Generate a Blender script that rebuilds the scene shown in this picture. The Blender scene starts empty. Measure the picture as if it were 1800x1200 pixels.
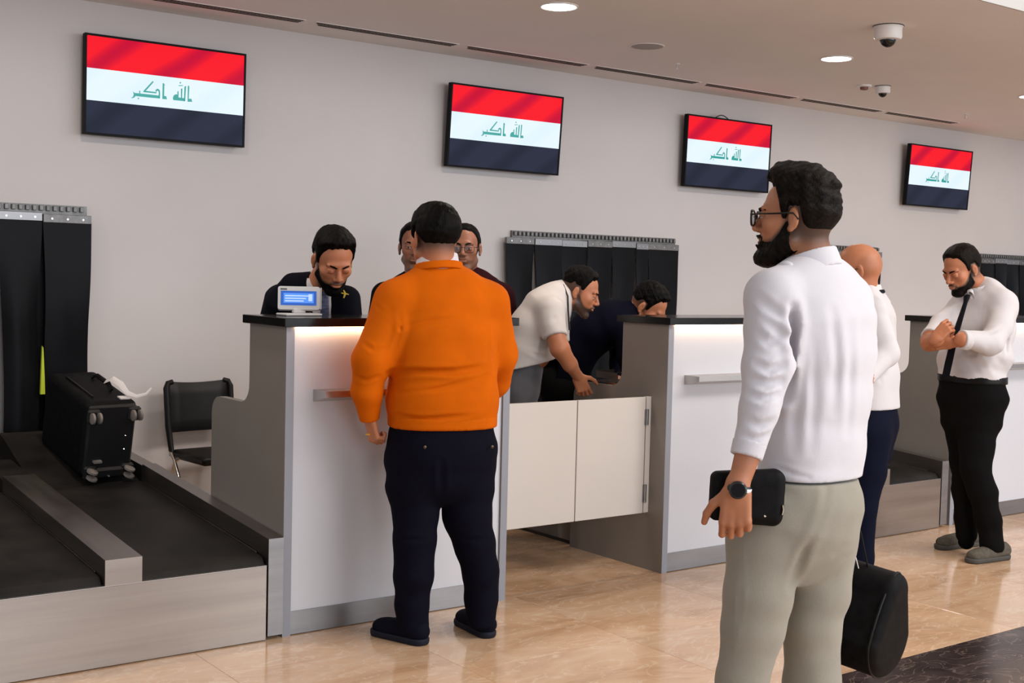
import bpy, math, random
import numpy as np
from mathutils import Vector, Matrix
random.seed(7)
SC = bpy.context.scene
COL = SC.collection

# ------------------------------------------------------------ camera, world, lights, exposure
F_PX = 2190.7
yaw, pit, rol = 0.6379, 0.0529, 0.0244
Fv = Vector((math.sin(yaw)*math.cos(pit), math.cos(yaw)*math.cos(pit), -math.sin(pit)))
Rv = Vector((math.cos(yaw), -math.sin(yaw), 0.0))
Uv = Rv.cross(Fv)
R2 = Rv*math.cos(rol) + Uv*math.sin(rol)
U2 = -Rv*math.sin(rol) + Uv*math.cos(rol)
cam_d = bpy.data.cameras.new('camera')
cam = bpy.data.objects.new('camera', cam_d); COL.objects.link(cam)
cam.matrix_world = Matrix(((R2.x, U2.x, -Fv.x, 0), (R2.y, U2.y, -Fv.y, 0), (R2.z, U2.z, -Fv.z, 1.5), (0, 0, 0, 1)))
cam_d.sensor_width = 36.0
cam_d.lens = F_PX/1800*36.0
cam_d.clip_start = 0.05; cam_d.clip_end = 100
SC.camera = cam
SC.view_settings.view_transform = 'Standard'
SC.view_settings.look = 'None'
SC.view_settings.gamma = 1.0
SC.view_settings.use_curve_mapping = False
SC.view_settings.exposure = 0.0

world = bpy.data.worlds.new('hall_surroundings'); SC.world = world
world.use_nodes = True
wb = world.node_tree.nodes['Background']
wb.inputs[0].default_value = (0.92, 0.93, 1.0, 1); wb.inputs[1].default_value = 0.62

def area(name, loc, target, sx, sy, power, col):
    ld = bpy.data.lights.new(name, 'AREA'); ld.shape = 'RECTANGLE'; ld.size = sx; ld.size_y = sy
    ld.energy = power; ld.color = col
    o = bpy.data.objects.new(name, ld); COL.objects.link(o); o.location = loc
    o.rotation_euler = (Vector(target)-Vector(loc)).to_track_quat('-Z', 'Y').to_euler()
    return o
# daylight from the glazed hall front and the lamps of the high ceiling in front of the desks
area('hall_window_light', (6.0, -5.5, 2.5), (5.0, 4.6, 1.2), 15.0, 3.0, 640, (0.86, 0.93, 1.0))
area('hall_ceiling_light', (6.0, 0.0, 5.2), (4.3, 5.2, 0.8), 6.0, 1.6, 420, (1.0, 0.92, 0.86))
def downlight_beam(x, y, z, power):
    ld = bpy.data.lights.new('downlight_beam', 'AREA'); ld.shape = 'DISK'; ld.size = 0.15
    ld.energy = power; ld.color = (1.0, 0.90, 0.80)
    o = bpy.data.objects.new('downlight_beam', ld); COL.objects.link(o); o.location = (x, y, z)
LAMPS = [(-0.35, 5.31), (1.92, 5.31), (4.195, 5.31), (6.472, 5.30), (8.767, 5.31), (11.05, 5.31)]
for (lx, ly) in LAMPS: downlight_beam(lx, ly, 2.935, 14)

# ------------------------------------------------------------ materials
MATS = {}
def mat(name, col, rough=0.5, metal=0.0, noise=0.0, nscale=20.0, bump=0.0, bscale=200.0, spec=0.5,
        emit=None, estr=0.0, stretch=(1, 1, 1), sheen=0.0, var=None, rvar=0.0, coord='Object', trans=0.0, sss=0.0):
    if name in MATS: return MATS[name]
    m = bpy.data.materials.new(name); m.use_nodes = True
    nt = m.node_tree; b = nt.nodes['Principled BSDF']
    b.inputs['Base Color'].default_value = (*col, 1)
    b.inputs['Roughness'].default_value = rough; b.inputs['Metallic'].default_value = metal
    b.inputs['Specular IOR Level'].default_value = spec
    if sheen: b.inputs['Sheen Weight'].default_value = sheen
    if trans: b.inputs['Transmission Weight'].default_value = trans
    if sss:
        b.inputs['Subsurface Weight'].default_value = sss
        b.inputs['Subsurface Radius'].default_value = (0.012, 0.005, 0.003)
        b.inputs['Subsurface Scale'].default_value = 1.0
    if emit:
        b.inputs['Emission Color'].default_value = (*emit, 1); b.inputs['Emission Strength'].default_value = estr
    tc = nt.nodes.new('ShaderNodeTexCoord'); mp = nt.nodes.new('ShaderNodeMapping')
    mp.inputs['Scale'].default_value = stretch
    nt.links.new(tc.outputs[coord], mp.inputs[0])
    if noise or var or rvar:
        n = nt.nodes.new('ShaderNodeTexNoise'); n.inputs['Scale'].default_value = nscale; n.inputs['Detail'].default_value = 5
        nt.links.new(mp.outputs[0], n.inputs['Vector'])
        if noise or var:
            c2 = var if var else tuple(min(1, c*(1+noise)) for c in col)
            c1 = col if var else tuple(c*(1-noise) for c in col)
            r = nt.nodes.new('ShaderNodeValToRGB')
            r.color_ramp.elements[0].position = 0.35; r.color_ramp.elements[1].position = 0.68
            r.color_ramp.elements[0].color = (*c1, 1); r.color_ramp.elements[1].color = (*c2, 1)
            nt.links.new(n.outputs['Fac'], r.inputs[0]); nt.links.new(r.outputs[0], b.inputs['Base Color'])
        if rvar:
            mr = nt.nodes.new('ShaderNodeMapRange'); mr.inputs[3].default_value = rough-rvar; mr.inputs[4].default_value = rough+rvar
            nt.links.new(n.outputs['Fac'], mr.inputs[0]); nt.links.new(mr.outputs[0], b.inputs['Roughness'])
    if bump:
        n2 = nt.nodes.new('ShaderNodeTexNoise'); n2.inputs['Scale'].default_value = bscale; n2.inputs['Detail'].default_value = 3
        nt.links.new(mp.outputs[0], n2.inputs['Vector'])
        bp = nt.nodes.new('ShaderNodeBump'); bp.inputs['Strength'].default_value = bump; bp.inputs['Distance'].default_value = 0.002
        nt.links.new(n2.outputs['Fac'], bp.inputs['Height']); nt.links.new(bp.outputs[0], b.inputs['Normal'])
    MATS[name] = m; return m

M_wall = mat('wall_paint', (0.60, 0.565, 0.555), 0.75, noise=0.015, nscale=2.0)
M_ceil = mat('ceiling_paint', (0.81, 0.76, 0.735), 0.8, noise=0.015, nscale=2)
M_ceil2 = mat('upper_ceiling_paint', (0.42, 0.41, 0.40), 0.8)
M_slot = mat('slot_black', (0.006, 0.006, 0.006), 0.9, spec=0.0)
M_white = mat('white_laminate', (0.60, 0.605, 0.64), 0.5, noise=0.01, nscale=3)
M_gate = mat('gate_laminate', (0.60, 0.55, 0.50), 0.45, noise=0.012, nscale=3)
M_grey = mat('grey_laminate', (0.225, 0.203, 0.180), 0.45, noise=0.03, nscale=6, bump=0.05, bscale=300)
M_edge = mat('grey_edge_band', (0.27, 0.28, 0.315), 0.4)
M_black = mat('black_granite', (0.006, 0.0055, 0.005), 0.15, noise=0.4, nscale=150, spec=0.3)
M_steel = mat('brushed_steel', (0.37, 0.33, 0.30), 0.33, 1.0, noise=0.10, nscale=3.5, rvar=0.07, bump=0.05, bscale=60, stretch=(0.25, 1, 6))
M_steelk = mat('kick_steel', (0.30, 0.295, 0.30), 0.42, 1.0, noise=0.12, nscale=5, rvar=0.06, stretch=(0.3, 1, 4))
M_steeld = mat('rail_steel', (0.26, 0.235, 0.22), 0.38, 1.0, noise=0.12, nscale=4, rvar=0.08, stretch=(4, 0.3, 4))
M_alu = mat('aluminium_lip', (0.50, 0.48, 0.46), 0.35, 1.0)
M_belt = mat('conveyor_rubber', (0.008, 0.0072, 0.0065), 0.62, spec=0.15, var=(0.026, 0.022, 0.019), nscale=4.0, bump=0.15, bscale=400, rvar=0.12)
M_rubber = mat('black_rubber', (0.013, 0.013, 0.015), 0.42, noise=0.3, nscale=5, rvar=0.08)
M_strip = mat('curtain_pvc', (0.0040, 0.0040, 0.0052), 0.40, noise=0.3, nscale=4, rvar=0.06, spec=0.10)
M_comb = mat('comb_steel', (0.20, 0.195, 0.19), 0.5, 0.9, noise=0.15, nscale=30)
M_chrome = mat('chrome', (0.75, 0.73, 0.70), 0.12, 1.0)
M_vinyl = mat('black_vinyl', (0.008, 0.0072, 0.0068), 0.40, spec=0.2, noise=0.2, nscale=20, bump=0.06, bscale=150)
M_plasticg = mat('pale_grey_plastic', (0.60, 0.59, 0.57), 0.45)
M_plasticw = mat('white_plastic', (0.78, 0.76, 0.74), 0.4)
M_plasticb = mat('black_plastic', (0.014, 0.014, 0.015), 0.3)
M_tvb = mat('tv_bezel', (0.006, 0.006, 0.007), 0.5, spec=0.1)
M_lcdb = mat('lcd_blue_border', (0.02, 0.10, 0.42), 0.3, emit=(0.012, 0.10, 0.48), estr=0.45)
M_lcd = mat('lcd_blue', (0.08, 0.22, 0.62), 0.3, emit=(0.06, 0.22, 0.75), estr=0.75)
M_lcdt = mat('lcd_text', (0.5, 0.6, 0.8), 0.3, emit=(0.30, 0.48, 0.95), estr=0.7)
M_lens = mat('tinted_dome', (0.01, 0.01, 0.01), 0.08)
M_lamp = mat('lamp_diffuser', (1, 1, 1), 0.5, emit=(1.0, 0.95, 0.90), estr=9.0)
M_led = mat('led_strip', (1, 0.8, 0.6), 0.5, emit=(1.0, 0.62, 0.36), estr=21.0)
M_hivis = mat('lime_fabric', (0.50, 0.62, 0.03), 0.7)
M_nylon = mat('black_nylon', (0.0055, 0.0053, 0.0056), 0.62, noise=0.3, nscale=40, bump=0.3, bscale=350, spec=0.10)
M_zip = mat('zip_metal', (0.6, 0.55, 0.42), 0.3, 1.0)
M_wheel = mat('wheel_grey', (0.23, 0.20, 0.18), 0.5)
M_tag = mat('paper_tag', (0.72, 0.68, 0.66), 0.6)
M_shoeg = mat('taupe_suede', (0.085, 0.072, 0.052), 0.9, noise=0.2, nscale=60, bump=0.3, bscale=300)
M_shoeb = mat('navy_knit_shoe', (0.004, 0.0045, 0.0105), 0.8, spec=.08, bump=0.3, bscale=400)
M_sole = mat('dark_sole', (0.012, 0.014, 0.024), 0.6, spec=.15)
M_soleg = mat('grey_sole', (0.055, 0.050, 0.043), 0.7)
M_shoek = mat('black_leather', (0.012, 0.012, 0.012), 0.3)

def cloth(name, col, rough=0.85, bscale=450, bump=0.25, noise=0.06, nscale=9, sheen=0.15, spec=0.25):
    return mat(name, col, rough, noise=noise, nscale=nscale, bump=bump, bscale=bscale, sheen=sheen, spec=spec)
M_orange = cloth('orange_knit', (0.58, 0.108, 0.0008), sheen=0.0, bump=0.35, spec=0.08)
M_jeans = cloth('dark_navy_denim', (0.0045, 0.0042, 0.0095), sheen=0.0, spec=0.06)
M_wshirt = cloth('white_jersey', (0.60, 0.58, 0.61), noise=0.02)
M_wshirt2 = cloth('white_poplin', (0.60, 0.565, 0.565), noise=0.02, bump=0.1)
M_beige = cloth('grey_beige_twill', (0.285, 0.26, 0.21), bump=0.4, noise=0.05)
M_navy = cloth('navy_twill', (0.0048, 0.0058, 0.0150), sheen=0.0, spec=0.06)
M_blackt = cloth('black_twill', (0.0050, 0.0046, 0.0046), sheen=0.0, spec=0.06)
M_suit = cloth('navy_suit_wool', (0.0035, 0.0038, 0.0075), sheen=0.0, spec=0.06)
M_maroon = cloth('maroon_wool', (0.020, 0.0032, 0.005), sheen=0.0, spec=0.06)
M_blazer = cloth('dark_blue_blazer', (0.0030, 0.0033, 0.0095), sheen=0.0, spec=0.06)
M_tee = cloth('pale_grey_jersey', (0.56, 0.51, 0.475), noise=0.02)
M_gjeans = cloth('grey_denim', (0.085, 0.083, 0.090), noise=0.2)
M_tie = cloth('black_tie_silk', (0.005, 0.005, 0.008), rough=0.6, sheen=0.0, spec=0.1)
M_belt2 = mat('belt_leather', (0.006, 0.005, 0.005), 0.35, spec=0.15)
M_hair = mat('black_hair', (0.0030, 0.0025, 0.0022), 0.55, noise=0.5, nscale=60, bump=1.0, bscale=230, spec=0.07)
M_hairb = mat('brown_black_hair', (0.0068, 0.0044, 0.0030), 0.55, noise=0.6, nscale=50, bump=1.0, bscale=200, spec=0.08)
M_frame = mat('glasses_frame', (0.010, 0.008, 0.007), 0.25)
M_eye = mat('eyeball', (0.34, 0.31, 0.29), 0.25)
M_iris = mat('iris_dark', (0.015, 0.008, 0.005), 0.2)
M_gold = mat('gold', (0.9, 0.62, 0.10), 0.3, 1.0)
M_pin = mat('yellow_pin', (0.75, 0.55, 0.05), 0.4)
M_glass = mat('clear_lens', (0.95, 0.95, 0.95), 0.02, trans=1.0)
M_silver = mat('silver', (0.7, 0.7, 0.72), 0.25, 1.0)
M_desk = mat('desk_laminate', (0.12, 0.10, 0.09), 0.4)

def skin_mat(name, col, stub=(0.035, 0.022, 0.016)):
    m = bpy.data.materials.new(name); m.use_nodes = True
    nt = m.node_tree; b = nt.nodes['Principled BSDF']
    b.inputs['Roughness'].default_value = 0.48; b.inputs['Specular IOR Level'].default_value = 0.4
    b.inputs['Subsurface Weight'].default_value = 0.12
    b.inputs['Subsurface Radius'].default_value = (0.010, 0.004, 0.002); b.inputs['Subsurface Scale'].default_value = 1.0
    tc = nt.nodes.new('ShaderNodeTexCoord')
    n = nt.nodes.new('ShaderNodeTexNoise'); n.inputs['Scale'].default_value = 14; n.inputs['Detail'].default_value = 4
    nt.links.new(tc.outputs['Object'], n.inputs['Vector'])
    r = nt.nodes.new('ShaderNodeValToRGB')
    r.color_ramp.elements[0].position = 0.3; r.color_ramp.elements[1].position = 0.7
    r.color_ramp.elements[0].color = (col[0]*0.88, col[1]*0.82, col[2]*0.80, 1)
    r.color_ramp.elements[1].color = (min(1, col[0]*1.08), col[1]*1.06, col[2]*1.04, 1)
    nt.links.new(n.outputs['Fac'], r.inputs[0])
    at = nt.nodes.new('ShaderNodeAttribute'); at.attribute_name = 'stubble'
    mx = nt.nodes.new('ShaderNodeMix'); mx.data_type = 'RGBA'
    nt.links.new(at.outputs['Fac'], mx.inputs[0]); nt.links.new(r.outputs[0], mx.inputs[6])
    mx.inputs[7].default_value = (*stub, 1)
    nt.links.new(mx.outputs[2], b.inputs['Base Color'])
    n2 = nt.nodes.new('ShaderNodeTexNoise'); n2.inputs['Scale'].default_value = 260
    nt.links.new(tc.outputs['Object'], n2.inputs['Vector'])
    bp = nt.nodes.new('ShaderNodeBump'); bp.inputs['Strength'].default_value = 0.15; bp.inputs['Distance'].default_value = 0.001
    nt.links.new(n2.outputs['Fac'], bp.inputs['Height']); nt.links.new(bp.outputs[0], b.inputs['Normal'])
    return m
SK_A = skin_mat('skin_tan', (0.44, 0.185, 0.095))
SK_B = skin_mat('skin_warm', (0.45, 0.175, 0.085))
SK_C = skin_mat('skin_brown', (0.27, 0.110, 0.062))

def marble(name, c1, c2, c3, vein, scale=1.0, rough=0.10):
    m = bpy.data.materials.new(name); m.use_nodes = True
    nt = m.node_tree; b = nt.nodes['Principled BSDF']; L = nt.links.new
    tc = nt.nodes.new('ShaderNodeTexCoord'); oi = nt.nodes.new('ShaderNodeObjectInfo')
    cb = nt.nodes.new('ShaderNodeMath'); cb.operation = 'MULTIPLY'; cb.inputs[1].default_value = 37.0
    L(oi.outputs['Random'], cb.inputs[0])
    ad = nt.nodes.new('ShaderNodeVectorMath'); ad.operation = 'ADD'
    L(tc.outputs['Object'], ad.inputs[0]); L(cb.outputs[0], ad.inputs[1])
    rot = nt.nodes.new('ShaderNodeMapping'); rot.inputs['Rotation'].default_value = (0, 0, 0.5); rot.inputs['Scale'].default_value = (scale, scale*2.2, scale)
    L(ad.outputs[0], rot.inputs[0])
    n = nt.nodes.new('ShaderNodeTexNoise'); n.inputs['Scale'].default_value = 1.6; n.inputs['Detail'].default_value = 8
    n.inputs['Roughness'].default_value = 0.62; n.inputs['Distortion'].default_value = 1.2
    L(rot.outputs[0], n.inputs['Vector'])
    r = nt.nodes.new('ShaderNodeValToRGB'); e = r.color_ramp.elements
    e[0].position = 0.30; e[0].color = (*c1, 1); e[1].position = 0.70; e[1].color = (*c3, 1)
    k = e.new(0.5); k.color = (*c2, 1)
    L(n.outputs['Fac'], r.inputs[0])
    n2 = nt.nodes.new('ShaderNodeTexNoise'); n2.inputs['Scale'].default_value = 2.6; n2.inputs['Detail'].default_value = 6; n2.inputs['Distortion'].default_value = 2.2
    L(rot.outputs[0], n2.inputs['Vector'])
    s = nt.nodes.new('ShaderNodeMath'); s.operation = 'SUBTRACT'; s.inputs[1].default_value = 0.5; L(n2.outputs['Fac'], s.inputs[0])
    a = nt.nodes.new('ShaderNodeMath'); a.operation = 'ABSOLUTE'; L(s.outputs[0], a.inputs[0])
    mr = nt.nodes.new('ShaderNodeMapRange'); mr.inputs[1].default_value = 0.0; mr.inputs[2].default_value = 0.022; mr.inputs[3].default_value = 0.5; mr.inputs[4].default_value = 0.0
    L(a.outputs[0], mr.inputs[0])
    mx = nt.nodes.new('ShaderNodeMix'); mx.data_type = 'RGBA'; L(mr.outputs[0], mx.inputs[0]); L(r.outputs[0], mx.inputs[6]); mx.inputs[7].default_value = (*vein, 1)
    br = nt.nodes.new('ShaderNodeMapRange'); br.inputs[3].default_value = 0.93; br.inputs[4].default_value = 1.06; L(oi.outputs['Random'], br.inputs[0])
    hs = nt.nodes.new('ShaderNodeHueSaturation'); L(br.outputs[0], hs.inputs['Value']); L(mx.outputs[2], hs.inputs['Color'])
    L(hs.outputs[0], b.inputs['Base Color'])
    b.inputs['Roughness'].default_value = rough; b.inputs['Specular IOR Level'].default_value = 0.5
    return m
M_marble = marble('beige_marble', (0.46, 0.27, 0.145), (0.61, 0.39, 0.235), (0.69, 0.49, 0.325), (0.78, 0.63, 0.47), 1.0, 0.13)
M_marbled = marble('dark_brown_marble', (0.018, 0.012, 0.011), (0.038, 0.026, 0.024), (0.085, 0.062, 0.056), (0.26, 0.19, 0.16), 1.5, 0.2)
M_marbled.node_tree.nodes['Principled BSDF'].inputs['Specular IOR Level'].default_value = 0.12
M_grout = mat('tile_grout', (0.36, 0.25, 0.17), 0.8)

# ------------------------------------------------------------ mesh helpers
class MB:
    def __init__(s): s.v = []; s.f = []
    def box(s, x0, y0, z0, x1, y1, z1, bev=0.0):
        b = len(s.v)
        if bev <= 0:
            s.v += [(x, y, z) for z in (z0, z1) for (x, y) in ((x0, y0), (x1, y0), (x1, y1), (x0, y1))]
            s.f += [tuple(b+i for i in q) for q in ((3, 2, 1, 0), (4, 5, 6, 7), (0, 1, 5, 4), (1, 2, 6, 5), (2, 3, 7, 6), (3, 0, 4, 7))]
            return s
        e = min(bev, (x1-x0)/2.01, (y1-y0)/2.01, (z1-z0)/2.01)
        pts = {}
        for i, X in enumerate((x0, x1)):
            for j, Y in enumerate((y0, y1)):
                for k, Z in enumerate((z0, z1)):
                    sx, sy, sz = (1 if i == 0 else -1)*e, (1 if j == 0 else -1)*e, (1 if k == 0 else -1)*e
                    for a, p in enumerate(((X, Y+sy, Z+sz), (X+sx, Y, Z+sz), (X+sx, Y+sy, Z))):
                        pts[(i, j, k, a)] = len(s.v); s.v.append(p)
        P = pts
        for i in (0, 1): s.f.append(tuple(P[(i, j, k, 0)] for j, k in (((0, 0), (0, 1), (1, 1), (1, 0)) if i == 0 else ((0, 0), (1, 0), (1, 1), (0, 1)))))
        for j in (0, 1): s.f.append(tuple(P[(i, j, k, 1)] for i, k in (((0, 0), (1, 0), (1, 1), (0, 1)) if j == 0 else ((0, 0), (0, 1), (1, 1), (1, 0)))))
        for k in (0, 1): s.f.append(tuple(P[(i, j, k, 2)] for i, j in (((0, 0), (0, 1), (1, 1), (1, 0)) if k == 0 else ((0, 0), (1, 0), (1, 1), (0, 1)))))
        for j in (0, 1):
            for k in (0, 1): s.f.append((P[(0, j, k, 1)], P[(1, j, k, 1)], P[(1, j, k, 2)], P[(0, j, k, 2)]))
        for i in (0, 1):
            for k in (0, 1): s.f.append((P[(i, 0, k, 0)], P[(i, 1, k, 0)], P[(i, 1, k, 2)], P[(i, 0, k, 2)]))
        for i in (0, 1):
            for j in (0, 1): s.f.append((P[(i, j, 0, 0)], P[(i, j, 1, 0)], P[(i, j, 1, 1)], P[(i, j, 0, 1)]))
        for i in (0, 1):
            for j in (0, 1):
                for k in (0, 1): s.f.append((P[(i, j, k, 0)], P[(i, j, k, 1)], P[(i, j, k, 2)]))
        return s
    def prism(s, poly, o, u, w, n, t):
        """polygon (a,b) -> o + a*u + b*w, thickness t along n"""
        b = len(s.v); o, u, w, n = Vector(o), Vector(u), Vector(w), Vector(n)
        for d in (0, t):
            for (p, q) in poly: s.v.append(tuple(o+u*p+w*q+n*d))
        k = len(poly)
        s.f.append(tuple(b+i for i in range(k))[::-1]); s.f.append(tuple(b+k+i for i in range(k)))
        for i in range(k):
            j = (i+1) % k; s.f.append((b+i, b+j, b+k+j, b+k+i))
        return s
    def lathe(s, prof, c, seg=28, axis=(0, 0, 1)):
        ax = Vector(axis).normalized(); u = ax.orthogonal().normalized(); w = ax.cross(u); c = Vector(c)
        b = len(s.v)
        for (r, h) in prof:
            for i in range(seg):
                a = 2*math.pi*i/seg; s.v.append(tuple(c+ax*h+(u*math.cos(a)+w*math.sin(a))*r))
        for j in range(len(prof)-1):
            for i in range(seg):
                k = (i+1) % seg; s.f.append((b+j*seg+i, b+j*seg+k, b+(j+1)*seg+k, b+(j+1)*seg+i))
        s.f.append(tuple(b+i for i in range(seg))[::-1]); s.f.append(tuple(b+(len(prof)-1)*seg+i for i in range(seg)))
        return s
    def tube(s, pts, r, seg=10, flat=None):
        pts = [Vector(p) for p in pts]; b = len(s.v); n = len(pts)
        up = None
        for i, p in enumerate(pts):
            t = (pts[min(i+1, n-1)]-pts[max(i-1, 0)]).normalized()
            if up is None: up = t.orthogonal().normalized() if flat is None else Vector(flat)
            up = (up - t*up.dot(t)).normalized(); w = t.cross(up)
            rr = r[i] if isinstance(r, list) else r
            ra, rb = rr if isinstance(rr, (list, tuple)) else (rr, rr)
            for k in range(seg):
                a = 2*math.pi*k/seg; s.v.append(tuple(p+up*math.cos(a)*ra+w*math.sin(a)*rb))
        for j in range(n-1):
            for k in range(seg):
                q = (k+1) % seg; s.f.append((b+j*seg+k, b+j*seg+q, b+(j+1)*seg+q, b+(j+1)*seg+k))
        s.f.append(tuple(b+i for i in range(seg))[::-1]); s.f.append(tuple(b+(n-1)*seg+i for i in range(seg)))
        return s
    def mesh(s, name, smooth=False, org=(0, 0, 0)):
        me = bpy.data.meshes.new(name)
        me.from_pydata([(x-org[0], y-org[1], z-org[2]) for (x, y, z) in s.v], [], s.f)
        me.validate(); me.update()
        import bmesh
        bm = bmesh.new(); bm.from_mesh(me); bmesh.ops.recalc_face_normals(bm, faces=bm.faces); bm.to_mesh(me); bm.free()
        if smooth:
            me.polygons.foreach_set('use_smooth', [True]*len(me.polygons))
            try: me.set_sharp_from_angle(angle=math.radians(38))
            except Exception: pass
        return me
def thing(name, label, cat, loc=(0, 0, 0), group=None):
    o = bpy.data.objects.new(name, None); COL.objects.link(o); o.location = loc
    o.empty_display_size = 0.1
    o['label'] = label; o['category'] = cat
    if group: o['group'] = group
    return o
def wloc(p):
    x = Vector((0, 0, 0))
    while p is not None: x = x + Vector(p.location); p = p.parent
    return x
def obj(name, mb, m, parent=None, smooth=False, label=None):
    org = wloc(parent) if parent is not None else Vector((0, 0, 0))
    me = mb.mesh(name, smooth, org) if isinstance(mb, MB) else mb
    me.materials.append(m)
    o = bpy.data.objects.new(name, me); COL.objects.link(o)
    if parent is not None: o.parent = parent
    if label: o['label'] = label
    return o
def struct(name, mb, m):
    o = obj(name, mb, m); o['kind'] = 'structure'; return o
def tag(o, label, cat, group=None):
    o['label'] = label; o['category'] = cat
    if group: o['group'] = group
    return o
def copy_tree(o, parent=None):
    c = o.copy(); COL.objects.link(c)
    if parent is not None: c.parent = parent
    for ch in [k for k in bpy.data.objects if k.parent == o]: copy_tree(ch, c)
    return c

# ------------------------------------------------------------ setting
YW, ZC = 6.98, 2.946
YF = 4.579
struct('wall_back', MB().box(-3.0, YW, 0, 16.0, YW+0.15, ZC+0.05), M_wall)
ceil = MB().box(-3.0, 3.752, ZC, 16.0, YW+0.15, ZC+0.12)
struct('ceiling', ceil, M_ceil)
struct('trim_1', MB().box(-3.0, 3.742, ZC-0.0, 16.0, 3.752, 5.4), M_ceil2)
struct('ceiling_upper', MB().box(-3.0, -3.5, 5.4, 16.0, 3.76, 5.5), M_ceil2)
fl = struct('floor', MB().box(-3.0, -4.0, -0.10, 16.0, YW, -0.012), M_grout)
tile_me = {}
TS = 0.79
for key, m in (('l', M_marble), ('d', M_marbled)):
    me = MB().box(-TS/2+0.0007, -TS/2+0.0007, -0.011, TS/2-0.0007, TS/2-0.0007, 0.0, 0.0004).mesh('tile'); me.materials.append(m); tile_me[key] = me
rows = [(4.6-TS*(j-0.5)+TS*5, 'l') for j in range(2, 13)]
for i in range(-2, 19):
    for j in range(-6, 5):
        xc = 0.3+TS*(i+0.5); yc = 3.02+TS*(j+0.5)
        if yc > YW or yc-TS/2 < -3.2: continue
        if j >= 4 and yc + TS/2 > YW + 0.35: continue
        key = 'd' if j in (-1,) else 'l'
        if xc > 12 or xc < -1.5: continue
        t = bpy.data.objects.new('tile', tile_me[key]); COL.objects.link(t); t.parent = fl; t.location = (xc, yc, 0)
        if key == 'd': t['label'] = 'dark brown marble tile of the border band'

# ------------------------------------------------------------ ceiling fittings
def lamp(x, y, label):
    t = thing('downlight', label, 'ceiling light', (x, y, ZC), 'round downlights in the low ceiling')
    obj('trim_ring', MB().lathe([(0.105, 0.0), (0.105, -0.006), (0.098, -0.008), (0.092, -0.004), (0.092, 0.0)], (x, y, ZC)), M_plasticw, t, True)
    obj('diffuser', MB().lathe([(0.0915, 0.0), (0.0915, -0.005), (0.06, -0.0065)], (x, y, ZC-0.0005)), M_lamp, t, True)
    return t
ll = {2: 'lit round downlight above the orange jumper man, near the top edge', 3: 'lit round downlight beside the large dome camera', 4: 'lit round downlight cut by the right edge of the picture'}
for i, (lx, ly) in enumerate(LAMPS):
    if i in ll: lamp(lx, ly, ll[i])
    
gl = ['leftmost slot grille in the ceiling, cut by the top edge', 'slot grille in the ceiling above and between the first two screens',
      'slot grille in the ceiling right above the second screen', 'slot grille in the ceiling just left of the third screen top',
      'slot grille in the ceiling above the third screen', 'slot grille in the ceiling left of the fourth screen', 'slot grille in the ceiling above the fourth screen, at the right edge']
x = 2.32
for i in range(7):
    x0, x1 = x+0.03, x+1.035
    t = thing('slot_diffuser', gl[i], 'air vent', ((x0+x1)/2, 6.65, ZC), 'linear slot grilles along the ceiling edge')
    f = MB(); f.box(x0, 6.595, ZC-0.003, x1, 6.705, ZC)
    obj('frame', f, M_ceil, t)
    for k in range(3):
        yy = 6.608+k*0.030
        obj('slot', MB().box(x0+0.012+0.02*k, yy, ZC-0.0045, x1-0.012, yy+0.016, ZC-0.0031), M_slot, t)
    x += 1.068
# ceiling speaker / detector / sprinklers / cameras
t = thing('ceiling_speaker', 'round flush grey speaker grille in the ceiling right of the first downlight', 'speaker', (5.316, 5.831, ZC))
obj('grille', MB().lathe([(0.10, 0), (0.10, -0.004), (0.092, -0.006), (0.0, -0.006)][:3], (5.316, 5.831, ZC)), mat('speaker_grille', (0.40, 0.37, 0.36), 0.8), t, True)
obj('rim', MB().lathe([(0.108, 0), (0.107, -0.003), (0.101, -0.004)], (5.316, 5.831, ZC)), M_ceil, t, True)
def dome(x, y, s, label):
    t = thing('dome_camera', label, 'security camera', (x, y, ZC), 'dome cameras on the ceiling')
    obj('housing', MB().lathe([(0.078*s, 0), (0.078*s, -0.010*s), (0.072*s, -0.011*s), (0.074*s, -0.06*s), (0.066*s, -0.072*s), (0.04*s, -0.075*s)], (x, y, ZC)), M_plasticw, t, True)
    pr = [(0.043*s*math.cos(a), -0.070*s-0.043*s*math.sin(a)) for a in [i*math.pi/2/8 for i in range(8)]]+[(0.002, -0.113*s)]
    d = obj('dome', MB().lathe(pr, (x, y, ZC)), M_lens, t, True)
    obj('mount_plate', MB().lathe([(0.082*s, 0), (0.082*s, -0.004), (0.078*s, -0.0045)], (x, y, ZC)), M_plasticb, t, True)
    return t
dome(5.87, 4.45, 1.05, 'large white dome camera beside the second lit downlight')
dome(7.615, 5.80, 0.72, 'small white dome camera further back, next to the smoke detector')
t = thing('smoke_detector', 'small flat white smoke detector left of the far dome camera', 'smoke detector', (7.49, 5.87, ZC))
obj('base', MB().lathe([(0.055, 0), (0.055, -0.010), (0.05, -0.014)], (7.49, 5.87, ZC)), M_plasticw, t, True)
obj('sensor', MB().lathe([(0.03, -0.0125), (0.028, -0.03), (0.02, -0.034)], (7.49, 5.87, ZC)), mat('detector_red', (0.20, 0.07, 0.06), 0.5), t, True)
for (sx, sy, lb) in ((5.891, 6.164, 'small sprinkler head behind the round ceiling speaker'), (9.304, 6.235, 'small sprinkler head near the right edge above the fourth screen')):
    t = thing('sprinkler', lb, 'sprinkler', (sx, sy, ZC), 'sprinkler heads in the ceiling')
    obj('escutcheon', MB().lathe([(0.022, 0), (0.022, -0.003), (0.012, -0.006)], (sx, sy, ZC), 14), M_plasticw, t, True)
    obj('deflector', MB().lathe([(0.006, -0.005), (0.006, -0.03), (0.016, -0.031), (0.016, -0.034)], (sx, sy, ZC), 14), M_silver, t, True)

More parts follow.
